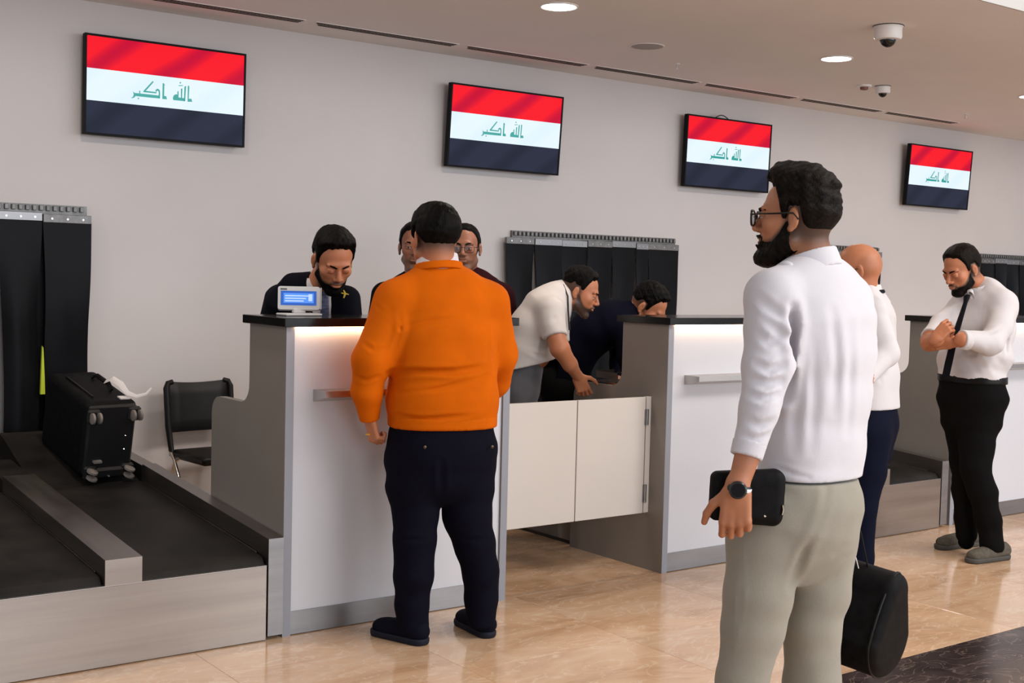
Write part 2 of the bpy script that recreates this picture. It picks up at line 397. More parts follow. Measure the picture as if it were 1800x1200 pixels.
# ------------------------------------------------------------ television screens
def flag_mat(name, c, strength, dark):
    m = bpy.data.materials.new(name); m.use_nodes = True; nt = m.node_tree; b = nt.nodes['Principled BSDF']; L = nt.links.new
    b.inputs['Base Color'].default_value = (0.005, 0.005, 0.005, 1); b.inputs['Roughness'].default_value = 0.4; b.inputs['Specular IOR Level'].default_value = 0.06
    tc = nt.nodes.new('ShaderNodeTexCoord'); mp = nt.nodes.new('ShaderNodeMapping')
    mp.inputs['Rotation'].default_value = (0, math.radians(38), 0)
    L(tc.outputs['Object'], mp.inputs[0])
    wv = nt.nodes.new('ShaderNodeTexWave'); wv.inputs['Scale'].default_value = 1.3; wv.inputs['Distortion'].default_value = 2.5; wv.inputs['Detail'].default_value = 1.5
    wv.inputs['Detail Scale'].default_value = 0.8
    wv.bands_direction = 'Z'
    L(mp.outputs[0], wv.inputs['Vector'])
    r = nt.nodes.new('ShaderNodeValToRGB'); r.color_ramp.elements[0].color = (*dark, 1); r.color_ramp.elements[1].color = (*c, 1)
    r.color_ramp.elements[0].position = 0.0; r.color_ramp.elements[1].position = 0.55
    L(wv.outputs['Fac'], r.inputs[0]); L(r.outputs[0], b.inputs['Emission Color']); b.inputs['Emission Strength'].default_value = strength
    return m
FL_R = flag_mat('flag_red', (1.0, 0.008, 0.022), 0.97, (0.62, 0.0, 0.035))
FL_W = flag_mat('flag_white', (0.80, 0.93, 1.0), 1.02, (0.76, 0.90, 0.98))
FL_K = flag_mat('flag_black', (0.022, 0.026, 0.052), 1.0, (0.014, 0.018, 0.036))
FL_G = mat('flag_green_script', (0.0, 0.1, 0.08), 0.3, emit=(0.0, 0.26, 0.23), estr=1.0)
# strokes of the script read off one screen, unit = width of the white stripe panel (x right, z up, origin left of the word)
SCRIPT = [
 # alif + foot (rightmost)
 [(1388,420),(1413,415),(1420,450),(1412,680),(1468,680),(1490,742),(1388,740)],
 # lam tall
 [(1315,435),(1350,420),(1336,730),(1300,728),(1310,660)],
 # lam-lam-ha base
 [(1080,700),(1072,660),(1085,620),(1110,596),(1150,588),(1172,600),(1180,650),(1310,668),(1336,700),(1336,730),(1080,704)],
 [(1240,480),(1270,470),(1268,665),(1244,665)],
 [(1165,540),(1190,520),(1192,650),(1170,648)],
 # fatha mark
 [(1190,408),(1285,408),(1285,422),(1190,424)],
 [(1212,345),(1240,345),(1240,372),(1212,372)],
 # alif of akbar
 [(850,372),(868,365),(895,400),(885,420),(885,620),(930,628),(945,690),(848,680)],
 # kaf top diagonal
 [(640,325),(660,345),(500,520),(720,545),(700,520),(705,500),(745,475),(790,505),(800,560),(798,672),(770,672),(772,560),(765,530),(745,512),(725,530),(722,572),(450,545),(452,520)],
 # long base to ra
 [(235,530),(270,560),(770,612),(798,640),(798,672),(600,655),(290,622),(265,650),(230,664),(195,655),(235,640),(252,600),(248,570)],
 [(362,520),(385,515),(385,580),(366,578)],
 [(338,655),(362,655),(362,682),(338,682)],
]
def make_tv(x0, z0, tilt, label, hand=False):
    w, h = 0.94, 0.545
    t = thing('wall_screen', label, 'television', (0, 0, 0), 'flag screens on the wall')
    f = MB(); f.box(0, 0, 0, w, 0.035, h, 0.003)
    obj('housing', f, M_tvb, t)
    bz = 0.012
    fr = MB()
    fr.box(0, -0.006, 0, w, 0, bz); fr.box(0, -0.006, h-bz, w, 0, h); fr.box(0, -0.006, bz, bz, 0, h-bz); fr.box(w-bz, -0.006, bz, w, 0, h-bz)
    obj('bezel', fr, M_tvb, t)
    sw, sh = w-2*bz, (h-2*bz)/3
    z = bz
    for k, (nm, m) in enumerate((('black_stripe', FL_K), ('white_stripe', FL_W), ('red_stripe', FL_R))):
        obj(nm, MB().box(bz, -0.002, z, w-bz, 0, z+sh), m, t); z += sh
    # script on the white stripe
    g = MB()
    sx = 0.3580/1300.0; cx = 845.0
    zc = bz+sh*1.5
    for poly in SCRIPT:
        P = [((u-cx)*sx, -((v-(u-cx)*0.105*1.0)-553.0)*sx*1.02) for (u, v) in poly]
        g.prism([(w*0.465+a, zc+b_-0.004) for a, b_ in P], (0, -0.0035, 0), (1, 0, 0), (0, 0, 1), (0, 1, 0), 0.0012)
    obj('script', g, FL_G, t, label='green script lettering')
    obj('wall_bracket', MB().box(w*0.3, 0.035, h*0.3, w*0.7, 0.070, h*0.7), M_plasticb, t)
    if hand: obj('cable_loop', MB().tube([(w*0.33+0.16*k/12, 0.02, h-0.005+0.030*math.sin(math.pi*k/12)) for k in range(13)], 0.004, 8), M_plasticb, t, True)
    t.location = (x0, 6.905, z0); t.rotation_euler = (tilt, 0, 0)
    return t
make_tv(2.176, 2.214, math.radians(1.2), 'wall screen with a flag, largest in view, leftmost on the wall')
make_tv(4.545, 2.208, math.radians(4.2), 'wall screen with a flag between the first and third screens, above the orange jumper man')
make_tv(6.708, 2.212, math.radians(2.0), 'wall screen with a flag and a cable loop on top, beside the bearded man', True)
make_tv(9.445, 2.214, math.radians(3.6), 'smallest wall screen with a flag, rightmost on the wall')

# ------------------------------------------------------------ strip curtains over the luggage openings
def comb_curtain(x0, x1, zt, seams, label, grp, lift=None, comb_off=0.04, zb=0.50, seed=1, combl=None):
    rnd = random.Random(seed)
    t = thing('strip_curtain', label, 'strip curtain', ((x0+x1)/2, 6.93, 0), grp)
    r = MB()
    r.box(x0+comb_off, 6.955, zt-0.012, x1-0.012, 6.978, zt+0.040)
    obj('mounting_rail', r, M_comb, t)
    n = int((x1-x0-comb_off)/0.036)
    for i in range(n):
        xx = x0+comb_off+0.01+i*0.036
        obj('hook', MB().box(xx, 6.938, zt+0.006, xx+0.020, 6.956, zt+0.034, 0.002), M_comb, t)
    for i in range(len(seams)-1):
        a, b = seams[i], seams[i+1]
        off = 0.004*(i % 2)
        zz = zt-0.002-rnd.random()*0.012
        # strip : hanging sheet, curled a little
        NX, NZ = 8, 18
        me = MB(); bs = 0
        z0_ = zb; amp = 0.010+0.012*rnd.random(); ph = rnd.random()*6; nar = 0.012+rnd.random()*0.016
        for sgn in (0, 1):
            for kz in range(NZ+1):
                fz = kz/NZ; zzz = zz-0.04-(zz-0.04-z0_)*fz
                for kx in range(NX+1):
                    fx = kx/NX; mid = (a+b)/2
                    ease = min(1, fz*2.4)
                    hw = (b-a)/2*(1.0)-nar*ease*0.9
                    X = mid+(fx-0.5)*2*hw+0.006*math.sin(fz*7+ph)*ease
                    Y = 6.918-off*2-amp*math.sin(fx*3.1+0.1)*ease*1.6-0.008*math.sin(fz*5+ph)*ease-0.012*ease
                    me.v.append((X, Y+0.004*sgn, zzz))
        W_ = NX+1; T_ = W_*(NZ+1)
        for kz in range(NZ):
            for kx in range(NX):
                q = kz*W_+kx
                me.f.append((q, q+1, q+W_+1, q+W_)); me.f.append((T_+q, T_+q+W_, T_+q+W_+1, T_+q+1))
        for kz in range(NZ):
            for e in (0, NX):
                q = kz*W_+e; me.f.append((q, q+W_, T_+q+W_, T_+q))
        for kx in range(NX):
            q = kx; me.f.append((q, q+1, T_+q+1, T_+q)); q = NZ*W_+kx; me.f.append((q, q+1, T_+q+1, T_+q))
        o = obj('strip', me, M_strip, t, True)
        cl = MB(); cl.box(a+0.002, 6.925-off-0.014, zz-0.045, b-0.002, 6.936-off, zz, 0.002)
        c = obj('clamp_plate', cl, M_steelk if i % 3 else M_comb, t)
        for k in range(3):
            xx = a+(b-a)*(0.18+0.32*k)
            obj('rivet', MB().lathe([(0.006, 0), (0.005, 0.003)], (xx, 6.911-off, zz-0.024), 8, (0, -1, 0)), M_chrome, c)
    return t
cur1 = comb_curtain(-0.25, 2.225, 1.782, [-0.25, 0.0, 0.25, 0.5, 0.75, 1.0, 1.25, 1.49, 1.735, 1.965, 2.225], 'wide black strip curtain at the left edge behind the conveyor belts', 'strip curtains on the back wall', seed=3, comb_off=0.0, zb=0.50)
comb_curtain(5.055, 6.70, 1.772, [5.055, 5.30, 5.545, 5.78, 6.015, 6.25, 6.375, 6.69], 'black strip curtain between the orange jumper man and the bearded man', 'strip curtains on the back wall', seed=5, comb_off=0.08)
comb_curtain(7.95, 9.16, 1.785, [7.95, 8.20, 8.45, 8.69, 8.92, 9.16], 'black strip curtain behind the bald man', 'strip curtains on the back wall', seed=8, comb_off=0.02)
comb_curtain(10.68, 12.3, 1.778, [10.68, 10.90, 11.10, 11.32, 11.56, 11.8, 12.05, 12.3], 'black strip curtain at the right edge behind the man with crossed arms', 'strip curtains on the back wall', seed=9, comb_off=0.02)
obj('strip', MB().box(1.88, 6.944, 0.5, 2.06, 6.948, 1.735), M_strip, cur1)
tag(obj('safety_vest', MB().prism([(0, 0), (0.024, 0), (0.021, 0.10), (0.014, 0.25), (0.009, 0.26), (0.003, 0.10)], (1.945, 6.870, 0.80), (1, 0, 0), (0, 0, 1), (0, 1, 0), 0.02), M_hivis), 'lime yellow fabric showing in the gap of the left strip curtain', 'vest')

# ------------------------------------------------------------ check-in counters
ZB, ZT = 1.271, 1.307
def arc(cx, cz, r, a0, a1, n=8):
    return [(cx+r*math.cos(a0+(a1-a0)*i/n), cz+r*math.sin(a0+(a1-a0)*i/n)) for i in range(n+1)]
def side_profile(yf, dd=0.345):
    P = [(yf, 0.0), (yf, ZB), (yf+dd, ZB)]
    P += [(yf+dd+0.0, 1.02)]
    P += [(yf+dd+0.085-0.085*math.cos(a), 1.012-0.085*math.sin(a)) for a in [i*math.pi/2/8 for i in range(1, 9)]]
    P += [(yf+0.66, 0.927)]
    P += [(yf+0.66+0.08*math.sin(a), 0.847+0.08*math.cos(a)) for a in [i*math.pi/2/8 for i in range(1, 9)]]
    P += [(yf+0.74, 0.0)]
    return P
def counter(x0, x1, label, rear=0.0):
    t = thing('check_in_counter', label, 'counter', ((x0+x1)/2, YF+0.3, 0), 'check-in counters')
    tk = 0.0365
    for xs in (x0, x1-tk):
        obj('side_panel', MB().prism(side_profile(YF+0.003), (xs+0.0005, 0, 0), (0, 1, 0), (0, 0, 1), (1, 0, 0), tk-0.001), M_grey, t)
        obj('edge_band', MB().box(xs, YF, 0.0, xs+tk, YF+0.003, ZB), M_edge, t)
    obj('front_panel', MB().box(x0+tk, YF+0.012, 0.099, x1-tk, YF+0.03, ZB-0.002), M_white, t)
    obj('kick_plate', MB().box(x0+tk, YF+0.006, 0.004, x1-tk, YF+0.03, 0.099), M_steelk, t)
    obj('countertop', MB().box(x0-0.022, YF-0.03, ZB, x1+0.022, YF+0.376, ZT, 0.002), M_black, t)
    obj('led_strip', MB().box(x0+tk+0.004, YF-0.012, ZB-0.008, x1-tk-0.004, YF-0.002, ZB-0.0005), M_led, t)
    obj('desk_surface', MB().box(x0+tk, YF+0.10, 0.76, x1-tk, YF+0.56, 0.79), M_desk, t)
    obj('back_panel', MB().box(x0+tk, YF+0.05, 0.05, x1-tk, YF+0.08, ZB-0.01), M_grey, t)
    obj('drawer_unit', MB().box(x0+0.06, YF+0.25, 0.03, x0+0.44, YF+0.50, 0.759, 0.004), M_grey, t)
    # ledge (bag shelf) with splayed nose
    lz = 1.012; la, lb = x0+0.13, x1-0.13
    sh = MB()
    sec = [(YF+0.012, lz), (YF-0.095, lz), (YF-0.095, lz-0.026), (YF+0.012, lz-0.050)]
    P = [(y, z) for (y, z) in sec]
    sh.prism(P, (la, 0, 0), (0, 1, 0), (0, 0, 1), (1, 0, 0), lb-la)
    obj('ledge', sh, M_alu, t)
    return t
counter(2.261, 3.390, 'white check-in counter the orange jumper man stands at')
counter(4.379, 5.472, 'white check-in counter half hidden by the bearded man, right of the gate')
counter(6.844, 7.98, 'white check-in counter behind the man with crossed arms')
# scuff marks stay in the panel

# gate leaves between the first two counters
YG = 4.69
gl = thing('gate_leaf', 'left cream leaf of the low swing gate', 'gate', (3.40, YG, 0.3), 'low swing gate leaves')
obj('panel', MB().box(3.395, YG, 0.298, 3.884, YG+0.022, 0.896, 0.0015), M_gate, gl)
gr = thing('gate_leaf', 'right cream leaf of the low swing gate with two hinges', 'gate', (4.35, YG, 0.3), 'low swing gate leaves')
obj('panel', MB().box(3.890, YG, 0.298, 4.338, YG+0.022, 0.896, 0.0015), M_gate, gr)
obj('hinge_post', MB().box(4.346, YG+0.002, 0.298, 4.379, YG+0.026, 0.897, 0.0015), M_gate, gr)
for z0, z1 in ((0.752, 0.833), (0.353, 0.445)):
    h = obj('hinge', MB().box(4.332, YG-0.005, z0, 4.358, YG+0.001, z1, 0.001), M_steelk, gr)
    obj('hinge_pin', MB().lathe([(0.006, 0), (0.006, z1-z0)], (4.343, YG-0.007, z0), 10), M_steelk, h, True)
for z0, z1 in ((0.752, 0.833), (0.353, 0.445)):
    obj('hinge', MB().box(3.391, YG-0.005, z0, 3.41, YG+0.001, z1, 0.001), M_steelk, gl)
# low rear cabinet behind the gate
t = thing('rear_cabinet', 'dark low cabinet on the floor behind the gate, seen under it', 'cabinet', (4.6, 5.8, 0), None)
obj('carcass', MB().box(4.41, 5.36, 0.02, 4.53, 6.0, 0.40, 0.003), M_grey, t)
obj('plinth', MB().box(4.42, 5.37, 0.0, 4.52, 5.99, 0.02), M_plasticb, t)
obj('top', MB().box(4.40, 5.35, 0.40, 4.54, 6.01, 0.42, 0.002), M_desk, t)

# ------------------------------------------------------------ baggage conveyors
YP = 4.569; SL = 0.076
def conveyor(xr, label, yend=6.90):
    """xr: right outer end. right rail 0.066 wide, belt, divider, belt, left rail"""
    r0 = xr-0.066; b1 = xr-0.586; b0 = b1-0.141; l1 = b0-0.52; l0 = l1-0.066
    t = thing('baggage_conveyor', label, 'conveyor', ((l0+xr)/2, YP+1, 0), 'twin check-in baggage conveyors')
    def slab(name, x0, x1, ya, yb, zt0, th, m, cap=True):
        z = lambda y: zt0+SL*(y-YP)
        mb = MB(); mb.prism([(ya, z(ya)), (yb, z(yb)), (yb, z(yb)-th), (ya, z(ya)-th)], (x0, 0, 0), (0, 1, 0), (0, 0, 1), (1, 0, 0), x1-x0)
        return obj(name, mb, m, t)
    obj('front_plate', MB().box(l1+0.005, YP, 0.004, r0-0.006, YP+0.012, 0.3055, 0.001), M_steel, t)
    obj('plate_cap', MB().box(l1+0.005, YP, 0.3056, r0-0.006, YP+0.02, 0.3085), M_alu, t)
    # rails : box section, with the upright at the front end
    for (a, b) in ((r0, xr), (l0, l1)):
        z = lambda y: 0.4155+SL*(y-YP)
        mb = MB(); mb.prism([(YP, 0.018), (YP, z(YP)), (YP+1.43, z(YP+1.43)), (YP+1.43, 0.018)], (a, 0, 0), (0, 1, 0), (0, 0, 1), (1, 0, 0), b-a)
        o = obj('side_rail', mb, M_steeld, t)
        obj('rail_end_cap', MB().box(a, YP-0.003, 0.018, b, YP-0.0003, z(YP)), M_steelk, o)
        z2 = lambda y: 0.5165+0.062*(y-YP-1.43)
        mb = MB(); mb.prism([(YP+1.434, 0.018), (YP+1.434, z2(YP+1.434)), (6.85, z2(6.85)), (6.85, 0.018)], (a, 0, 0), (0, 1, 0), (0, 0, 1), (1, 0, 0), b-a)
        obj('rear_side_rail', mb, M_steeld, t)
    z = lambda y: 0.406+SL*(y-YP)
    mb = MB(); mb.prism([(YP+0.001, 0.3086), (YP+0.001, z(YP)), (YP+1.43, z(YP+1.43)), (YP+1.43, 0.3086)], (b0, 0, 0), (0, 1, 0), (0, 0, 1), (1, 0, 0), b1-b0)
    dv = obj('divider', mb, M_steeld, t)
    obj('divider_end_cap', MB().box(b0, YP-0.002, 0.3087, b1, YP+0.0008, z(YP)), M_steel, dv)
    mb = MB(); mb.prism([(YP+1.434, 0.35), (YP+1.434, z(YP+1.43)-0.02), (6.4, 0.53), (6.4, 0.35)], (b0, 0, 0), (0, 1, 0), (0, 0, 1), (1, 0, 0), b1-b0)
    obj('rear_divider', mb, M_belt, t)
    # belts: loop with rounded front
    for (a, b) in ((b1+0.008, r0-0.010), (l1+0.010, b0-0.008)):
        z = lambda y: 0.372+SL*(y-YP)-0.02
        P = [(YP+0.03, 0.315)]
        P += [(YP+0.050-0.035*math.cos(q), 0.315+0.035*math.sin(q)) for q in [i*math.pi/2/6 for i in range(1, 7)]]
        P = [(YP+0.018, 0.29)]+[(YP+0.055-0.037*math.cos(q), 0.302+0.037*math.sin(q)) for q in [i*math.pi/2/6 for i in range(0, 7)]]
        zs = 0.339
        P += [(YP+1.42, zs+SL*1.37), (YP+1.425, zs+SL*1.37-0.01), (YP+1.425, 0.29)]
        mb = MB(); mb.prism(P, (a, 0, 0), (0, 1, 0), (0, 0, 1), (1, 0, 0), b-a)
        obj('front_belt', mb, M_belt, t, False)
        ye = YP+1.435; ze = zs+SL*1.37
        P = [(ye, 0.28), (ye, ze-0.012), (ye+0.02, ze)]
        yk = 6.58; zk = ze+0.30*(yk-ye)
        P += [(yk, zk), (yk+0.07, zk+0.012), (yk+0.14, zk+0.006), (yk+0.19, zk-0.02), (yk+0.22, zk-0.07), (yk+0.22, 0.28)]
        mb = MB(); mb.prism(P, (a, 0, 0), (0, 1, 0), (0, 0, 1), (1, 0, 0), b-a)
        obj('rear_belt', mb, M_belt, t, False)
        obj('belt_edge_trim', MB().prism([(YP+0.1, zs+SL*0.05-0.001), (YP+1.40, zs+SL*1.35-0.001), (YP+1.40, zs+SL*1.35+0.004), (YP+0.1, zs+SL*0.05+0.004)], ((b+0.001) if a > b0 else (b+0.001), 0, 0), (0, 1, 0), (0, 0, 1), (1, 0, 0), 0.004), M_steel, t)
    return t
conveyor(2.256, 'steel twin baggage conveyor with black belts at the left edge, holding the suitcase')
conveyor(6.794, 'steel twin baggage conveyor between the bald man and the man with crossed arms')
# ------------------------------------------------------------ figures: distance fields meshed with surface nets
def A3(p): return np.array(p, dtype=np.float32)
def unit(v): v = np.array(v, dtype=np.float64); return (v/np.linalg.norm(v)).astype(np.float32)
RH = unit((Rv.x, Rv.y, 0)); FH = unit((Fv.x, Fv.y, 0)); UP = A3((0, 0, 1))
class Fld:
    def __init__(s, lo, hi, h):
        s.lo = A3(lo); s.h = h
        s.n = np.maximum(4, np.ceil((A3(hi)-s.lo)/h).astype(int)+1)
        ax = [s.lo[i]+h*np.arange(s.n[i], dtype=np.float32) for i in range(3)]
        s.ax = ax
        s.D = np.full(tuple(s.n), 1.0, np.float32)
    def sub(s, lo, hi):
        a = np.clip(np.floor((A3(lo)-s.lo)/s.h).astype(int), 0, s.n-1); b = np.clip(np.ceil((A3(hi)-s.lo)/s.h).astype(int)+1, 0, s.n)
        if np.any(b <= a): return None, None
        sl = tuple(slice(a[i], b[i]) for i in range(3))
        G = np.stack(np.meshgrid(*[s.ax[i][sl[i]] for i in range(3)], indexing='ij'), -1)
        return sl, G
    def op(s, fn, lo, hi, k=0.0, mode='u', pad=0.03):
        m = pad+k
        sl, G = s.sub(A3(lo)-m, A3(hi)+m)
        if sl is None: return s
        d = fn(G).astype(np.float32); D = s.D[sl]
        if mode == 'u':
            if k > 0:
                hh = np.clip(0.5+0.5*(D-d)/k, 0, 1); s.D[sl] = D+(d-D)*hh-k*hh*(1-hh)
            else: s.D[sl] = np.minimum(D, d)
        elif mode == 's':   # subtract
            d = -d
            if k > 0:
                hh = np.clip(0.5-0.5*(D-d)/k, 0, 1); s.D[sl] = D+(d-D)*hh+k*hh*(1-hh)
            else: s.D[sl] = np.maximum(D, d)
        elif mode == 'add': s.D[sl] = D+d
        return s
    def all(s, fn):
        G = np.stack(np.meshgrid(*s.ax, indexing='ij'), -1); s.D = fn(G, s.D).astype(np.float32); return s
    # primitives -------------------------------------------------
    def cap(s, a, b, ra, rb=None, k=0.02, side=None, sq=1.0, mode='u'):
        rb = ra if rb is None else rb
        a, b = A3(a), A3(b); ba = b-a; L2 = float(ba@ba)+1e-9; R = max(ra, rb)*max(1, sq)
        sd = unit(side) if side is not None else None
        def fn(P):
            q = P-a; h = np.clip((q@ba)/L2, 0, 1); q = q-h[..., None]*ba; r = ra+(rb-ra)*h
            if sd is not None:
                x = q@sd; q2 = (q*q).sum(-1)-x*x; return np.sqrt(np.maximum(q2, 0)+(x/sq)**2)-r
            return np.sqrt((q*q).sum(-1))-r
        return s.op(fn, np.minimum(a, b)-R, np.maximum(a, b)+R, k, mode)
    def chain(s, pts, rs, k=0.02, side=None, sq=1.0):
        for i in range(len(pts)-1): s.cap(pts[i], pts[i+1], rs[i], rs[i+1], k if i == 0 else min(k, 0.02), side, sq)
        return s
    def ell(s, c, r, axes=None, k=0.02, mode='u'):
        c = A3(c); r = A3(r); M = np.eye(3, dtype=np.float32) if axes is None else axes
        def fn(P):
            q = (P-c)@M; k0 = np.sqrt(((q/r)**2).sum(-1)); k1 = np.sqrt(((q/(r*r))**2).sum(-1))+1e-6
            return k0*(k0-1)/k1
        R = float(max(r)); return s.op(fn, c-R, c+R, k, mode)
    def loft(s, secs, side, k=0.03, n=2.3):
        """secs: list of (centre, half width, half depth) -> super-elliptic trunk"""
        sd = unit(side)
        for i in range(len(secs)-1):
            a, wa, da = secs[i]; b, wb, db = secs[i+1]; a, b = A3(a), A3(b); ba = b-a; L = float(np.linalg.norm(ba))+1e-6; ax = ba/L
            fw = np.cross(ax, sd); fw = fw/np.linalg.norm(fw); s2 = np.cross(fw, ax)
            def fn(P, a=a, ba=ba, L=L, ax=ax, fw=fw, s2=s2, wa=wa, da=da, wb=wb, db=db):
                q = P-a; t = (q@ax)/L; h = np.clip(t, 0, 1); w = wa+(wb-wa)*h; d = da+(db-da)*h
                q = q-h[..., None]*ba
                x = np.abs(q@s2)/w; y = np.abs(q@fw)/d; z = np.abs(q@ax)/np.minimum(w, d)
                e = (np.power(np.power(x, n)+np.power(y, n), 2.0/n)+z*z)
                return (np.sqrt(e)-1)*np.minimum(w, d)*(0.75+0.25*np.maximum(w, d)/np.minimum(w, d))
            R = max(wa, wb, da, db)
            s.op(fn, np.minimum(a, b)-R, np.maximum(a, b)+R, k if i == 0 else 0.025)
        return s
    def cut(s, p, n, c=None, r=None):
        """remove what lies beyond plane (p, n) inside the sphere (c, r)"""
        p = A3(p); n = unit(n)
        if c is None: s.all(lambda G, D: np.maximum(D, (G-p)@n)); return s
        c = A3(c); sl, G = s.sub(c-r, c+r)
        if sl is None: return s
        m = ((G-c)**2).sum(-1) < r*r
        s.D[sl] = np.where(m, np.maximum(s.D[sl], (G-p)@n), s.D[sl]); return s
    def crease(s, pts, depth, w):
        P_ = [A3(q) for q in pts]; segs = list(zip(P_[:-1], P_[1:])); tot = sum(float(np.linalg.norm(b-a)) for a, b in segs)+1e-6
        def fn(G):
            best = np.full(G.shape[:-1], 9.0, np.float32); tt = np.zeros(G.shape[:-1], np.float32); acc = 0.0
            for a, b in segs:
                ba = b-a; L2 = float(ba@ba)+1e-9; q = G-a; h = np.clip((q@ba)/L2, 0, 1); q = q-h[..., None]*ba; fz = q@FH; d2 = (q*q).sum(-1)-0.80*fz*fz
                m = d2 < best; best = np.where(m, d2, best); tt = np.where(m, (acc+h*math.sqrt(L2))/tot, tt); acc += math.sqrt(L2)
            r = np.sqrt(best)/w
            return depth*(np.exp(-r*r)-0.45*np.exp(-(r-1.7)**2*1.6))*np.sin(np.pi*np.clip(0.10+tt*0.80, 0, 1))
        return s.op(fn, np.min(P_, 0)-4.5*w, np.max(P_, 0)+4.5*w, 0, 'add', 0.0)
    def folds(s, amp, dirs, seed=0, warp=0.5):
        rg = np.random.RandomState(seed)
        def f(G, D):
            acc = np.zeros(D.shape, np.float32)
            w = np.sin(G@A3(rg.normal(size=3)*6)+rg.rand()*6)+np.sin(G@A3(rg.normal(size=3)*11)+rg.rand()*6)*0.5
            for (d, wt) in dirs:
                ph = rg.rand()*6
                g = np.sin(G@A3(d)+ph+w*warp*2.2)
                acc += wt*(g*g*g*0.5+g*0.5)
            return D+amp*acc*(0.55+0.45*np.sin(G@A3(rg.normal(size=3)*7)+rg.rand()*6))
        return s.all(f)
    def rough(s, amp, fr, seed=0):
        rg = np.random.RandomState(seed)
        def f(G, D):
            acc = 0
            for i in range(5):
                v = rg.normal(size=3); v = v/np.linalg.norm(v)*fr*(0.7+0.25*i)
                acc = acc+np.sin(G@A3(v)+rg.rand()*6+0.8*np.sin(G@A3(rg.normal(size=3)*fr*0.5)))/(1+0.3*i)
            return D+amp*acc*0.4
        return s.all(f)
    def mesh(s):
        D = s.D; n = s.n
        ins = D < 0
        c = [ins[i:n[0]-1+i, j:n[1]-1+j, k:n[2]-1+k] for i in (0, 1) for j in (0, 1) for k in (0, 1)]
        sm = np.zeros(c[0].shape, np.int8)
        for q in c: sm += q
        act = (sm > 0) & (sm < 8)
        idx = np.full(act.shape, -1, np.int64); I = np.argwhere(act)
        if len(I) == 0: return np.zeros((0, 3)), []
        idx[act] = np.arange(len(I))
        vs = {}
        for i in (0, 1):
            for j in (0, 1):
                for k in (0, 1): vs[(i, j, k)] = D[I[:, 0]+i, I[:, 1]+j, I[:, 2]+k]
        acc = np.zeros((len(I), 3)); cnt = np.zeros(len(I))
        import itertools
        for a in range(3):
            for o in itertools.product((0, 1), repeat=2):
                p0 = [0, 0, 0]; oth = [x for x in range(3) if x != a]; p0[oth[0]], p0[oth[1]] = o; p1 = list(p0); p1[a] = 1
                d0, d1 = vs[tuple(p0)], vs[tuple(p1)]; m = (d0 < 0) != (d1 < 0)
                t = np.where(m, d0/(d0-d1+1e-12), 0); t = np.clip(t, 0, 1)
                pt = np.zeros((len(I), 3)); pt += np.array(p0); pt[:, a] = t
                acc += pt*m[:, None]; cnt += m
        V = (I+acc/cnt[:, None])*s.h+s.lo
        F = []
        for a in range(3):
            sl0 = [slice(0, None)]*3; sl1 = [slice(0, None)]*3; sl0[a] = slice(0, n[a]-1); sl1[a] = slice(1, n[a])
            e = ins[tuple(sl0)] != ins[tuple(sl1)]; E = np.argwhere(e)
            b, cc = [x for x in range(3) if x != a]
            ok = (E[:, b] > 0) & (E[:, cc] > 0) & (E[:, b] < n[b]-1) & (E[:, cc] < n[cc]-1); E = E[ok]
            flip = ins[tuple(sl0)][E[:, 0], E[:, 1], E[:, 2]]
            def g(db, dc):
                Q = E.copy(); Q[:, b] -= db; Q[:, cc] -= dc; return idx[Q[:, 0], Q[:, 1], Q[:, 2]]
            q = np.stack([g(1, 1), g(0, 1), g(0, 0), g(1, 0)], -1)
            if a == 1: q = q[:, ::-1]
            q = np.where(flip[:, None], q, q[:, ::-1]); F.append(q)
        return V, np.concatenate(F)
def np_mesh(name, parts, org, attr=None):
    Vs, Fs, o = [], [], 0
    for V, F in parts:
        if len(V) == 0: continue
        Vs.append(V); Fs.append(np.asarray(F)+o); o += len(V)
    V = np.concatenate(Vs); F = np.concatenate(Fs)
    me = bpy.data.meshes.new(name)
    me.vertices.add(len(V)); me.vertices.foreach_set('co', (V-np.array(org)).astype(np.float32).ravel())
    me.loops.add(F.size); me.loops.foreach_set('vertex_index', F.astype(np.int32).ravel())
    me.polygons.add(len(F)); me.polygons.foreach_set('loop_start', np.arange(0, F.size, 4, dtype=np.int32))
    me.update(calc_edges=True); me.polygons.foreach_set('use_smooth', [True]*len(F))
    if attr is not None:
        at = me.attributes.new('stubble', 'FLOAT', 'POINT'); at.data.foreach_set('value', attr(V).astype(np.float32))
    return me
def fobj(name, fld, m, parent, label=None, attr=None):
    me = np_mesh(name, [fld.mesh()] if isinstance(fld, Fld) else [f.mesh() for f in fld], wloc(parent), attr)
    me.materials.append(m); o = bpy.data.objects.new(name, me); COL.objects.link(o); o.parent = parent
    if label: o['label'] = label
    return o
def axes(fwd, up=(0, 0, 1), tilt=0.0):
    f = unit(fwd); r = unit(np.cross(f, A3(up))); u = np.cross(r, f)
    if tilt: r, u = r*math.cos(tilt)+u*math.sin(tilt), u*math.cos(tilt)-r*math.sin(tilt)
    return np.stack([r, f, u], 1).astype(np.float32)   # columns right, forward, up
def smooth(x, a, b): t = np.clip((x-a)/(b-a), 0, 1); return t*t*(3-2*t)

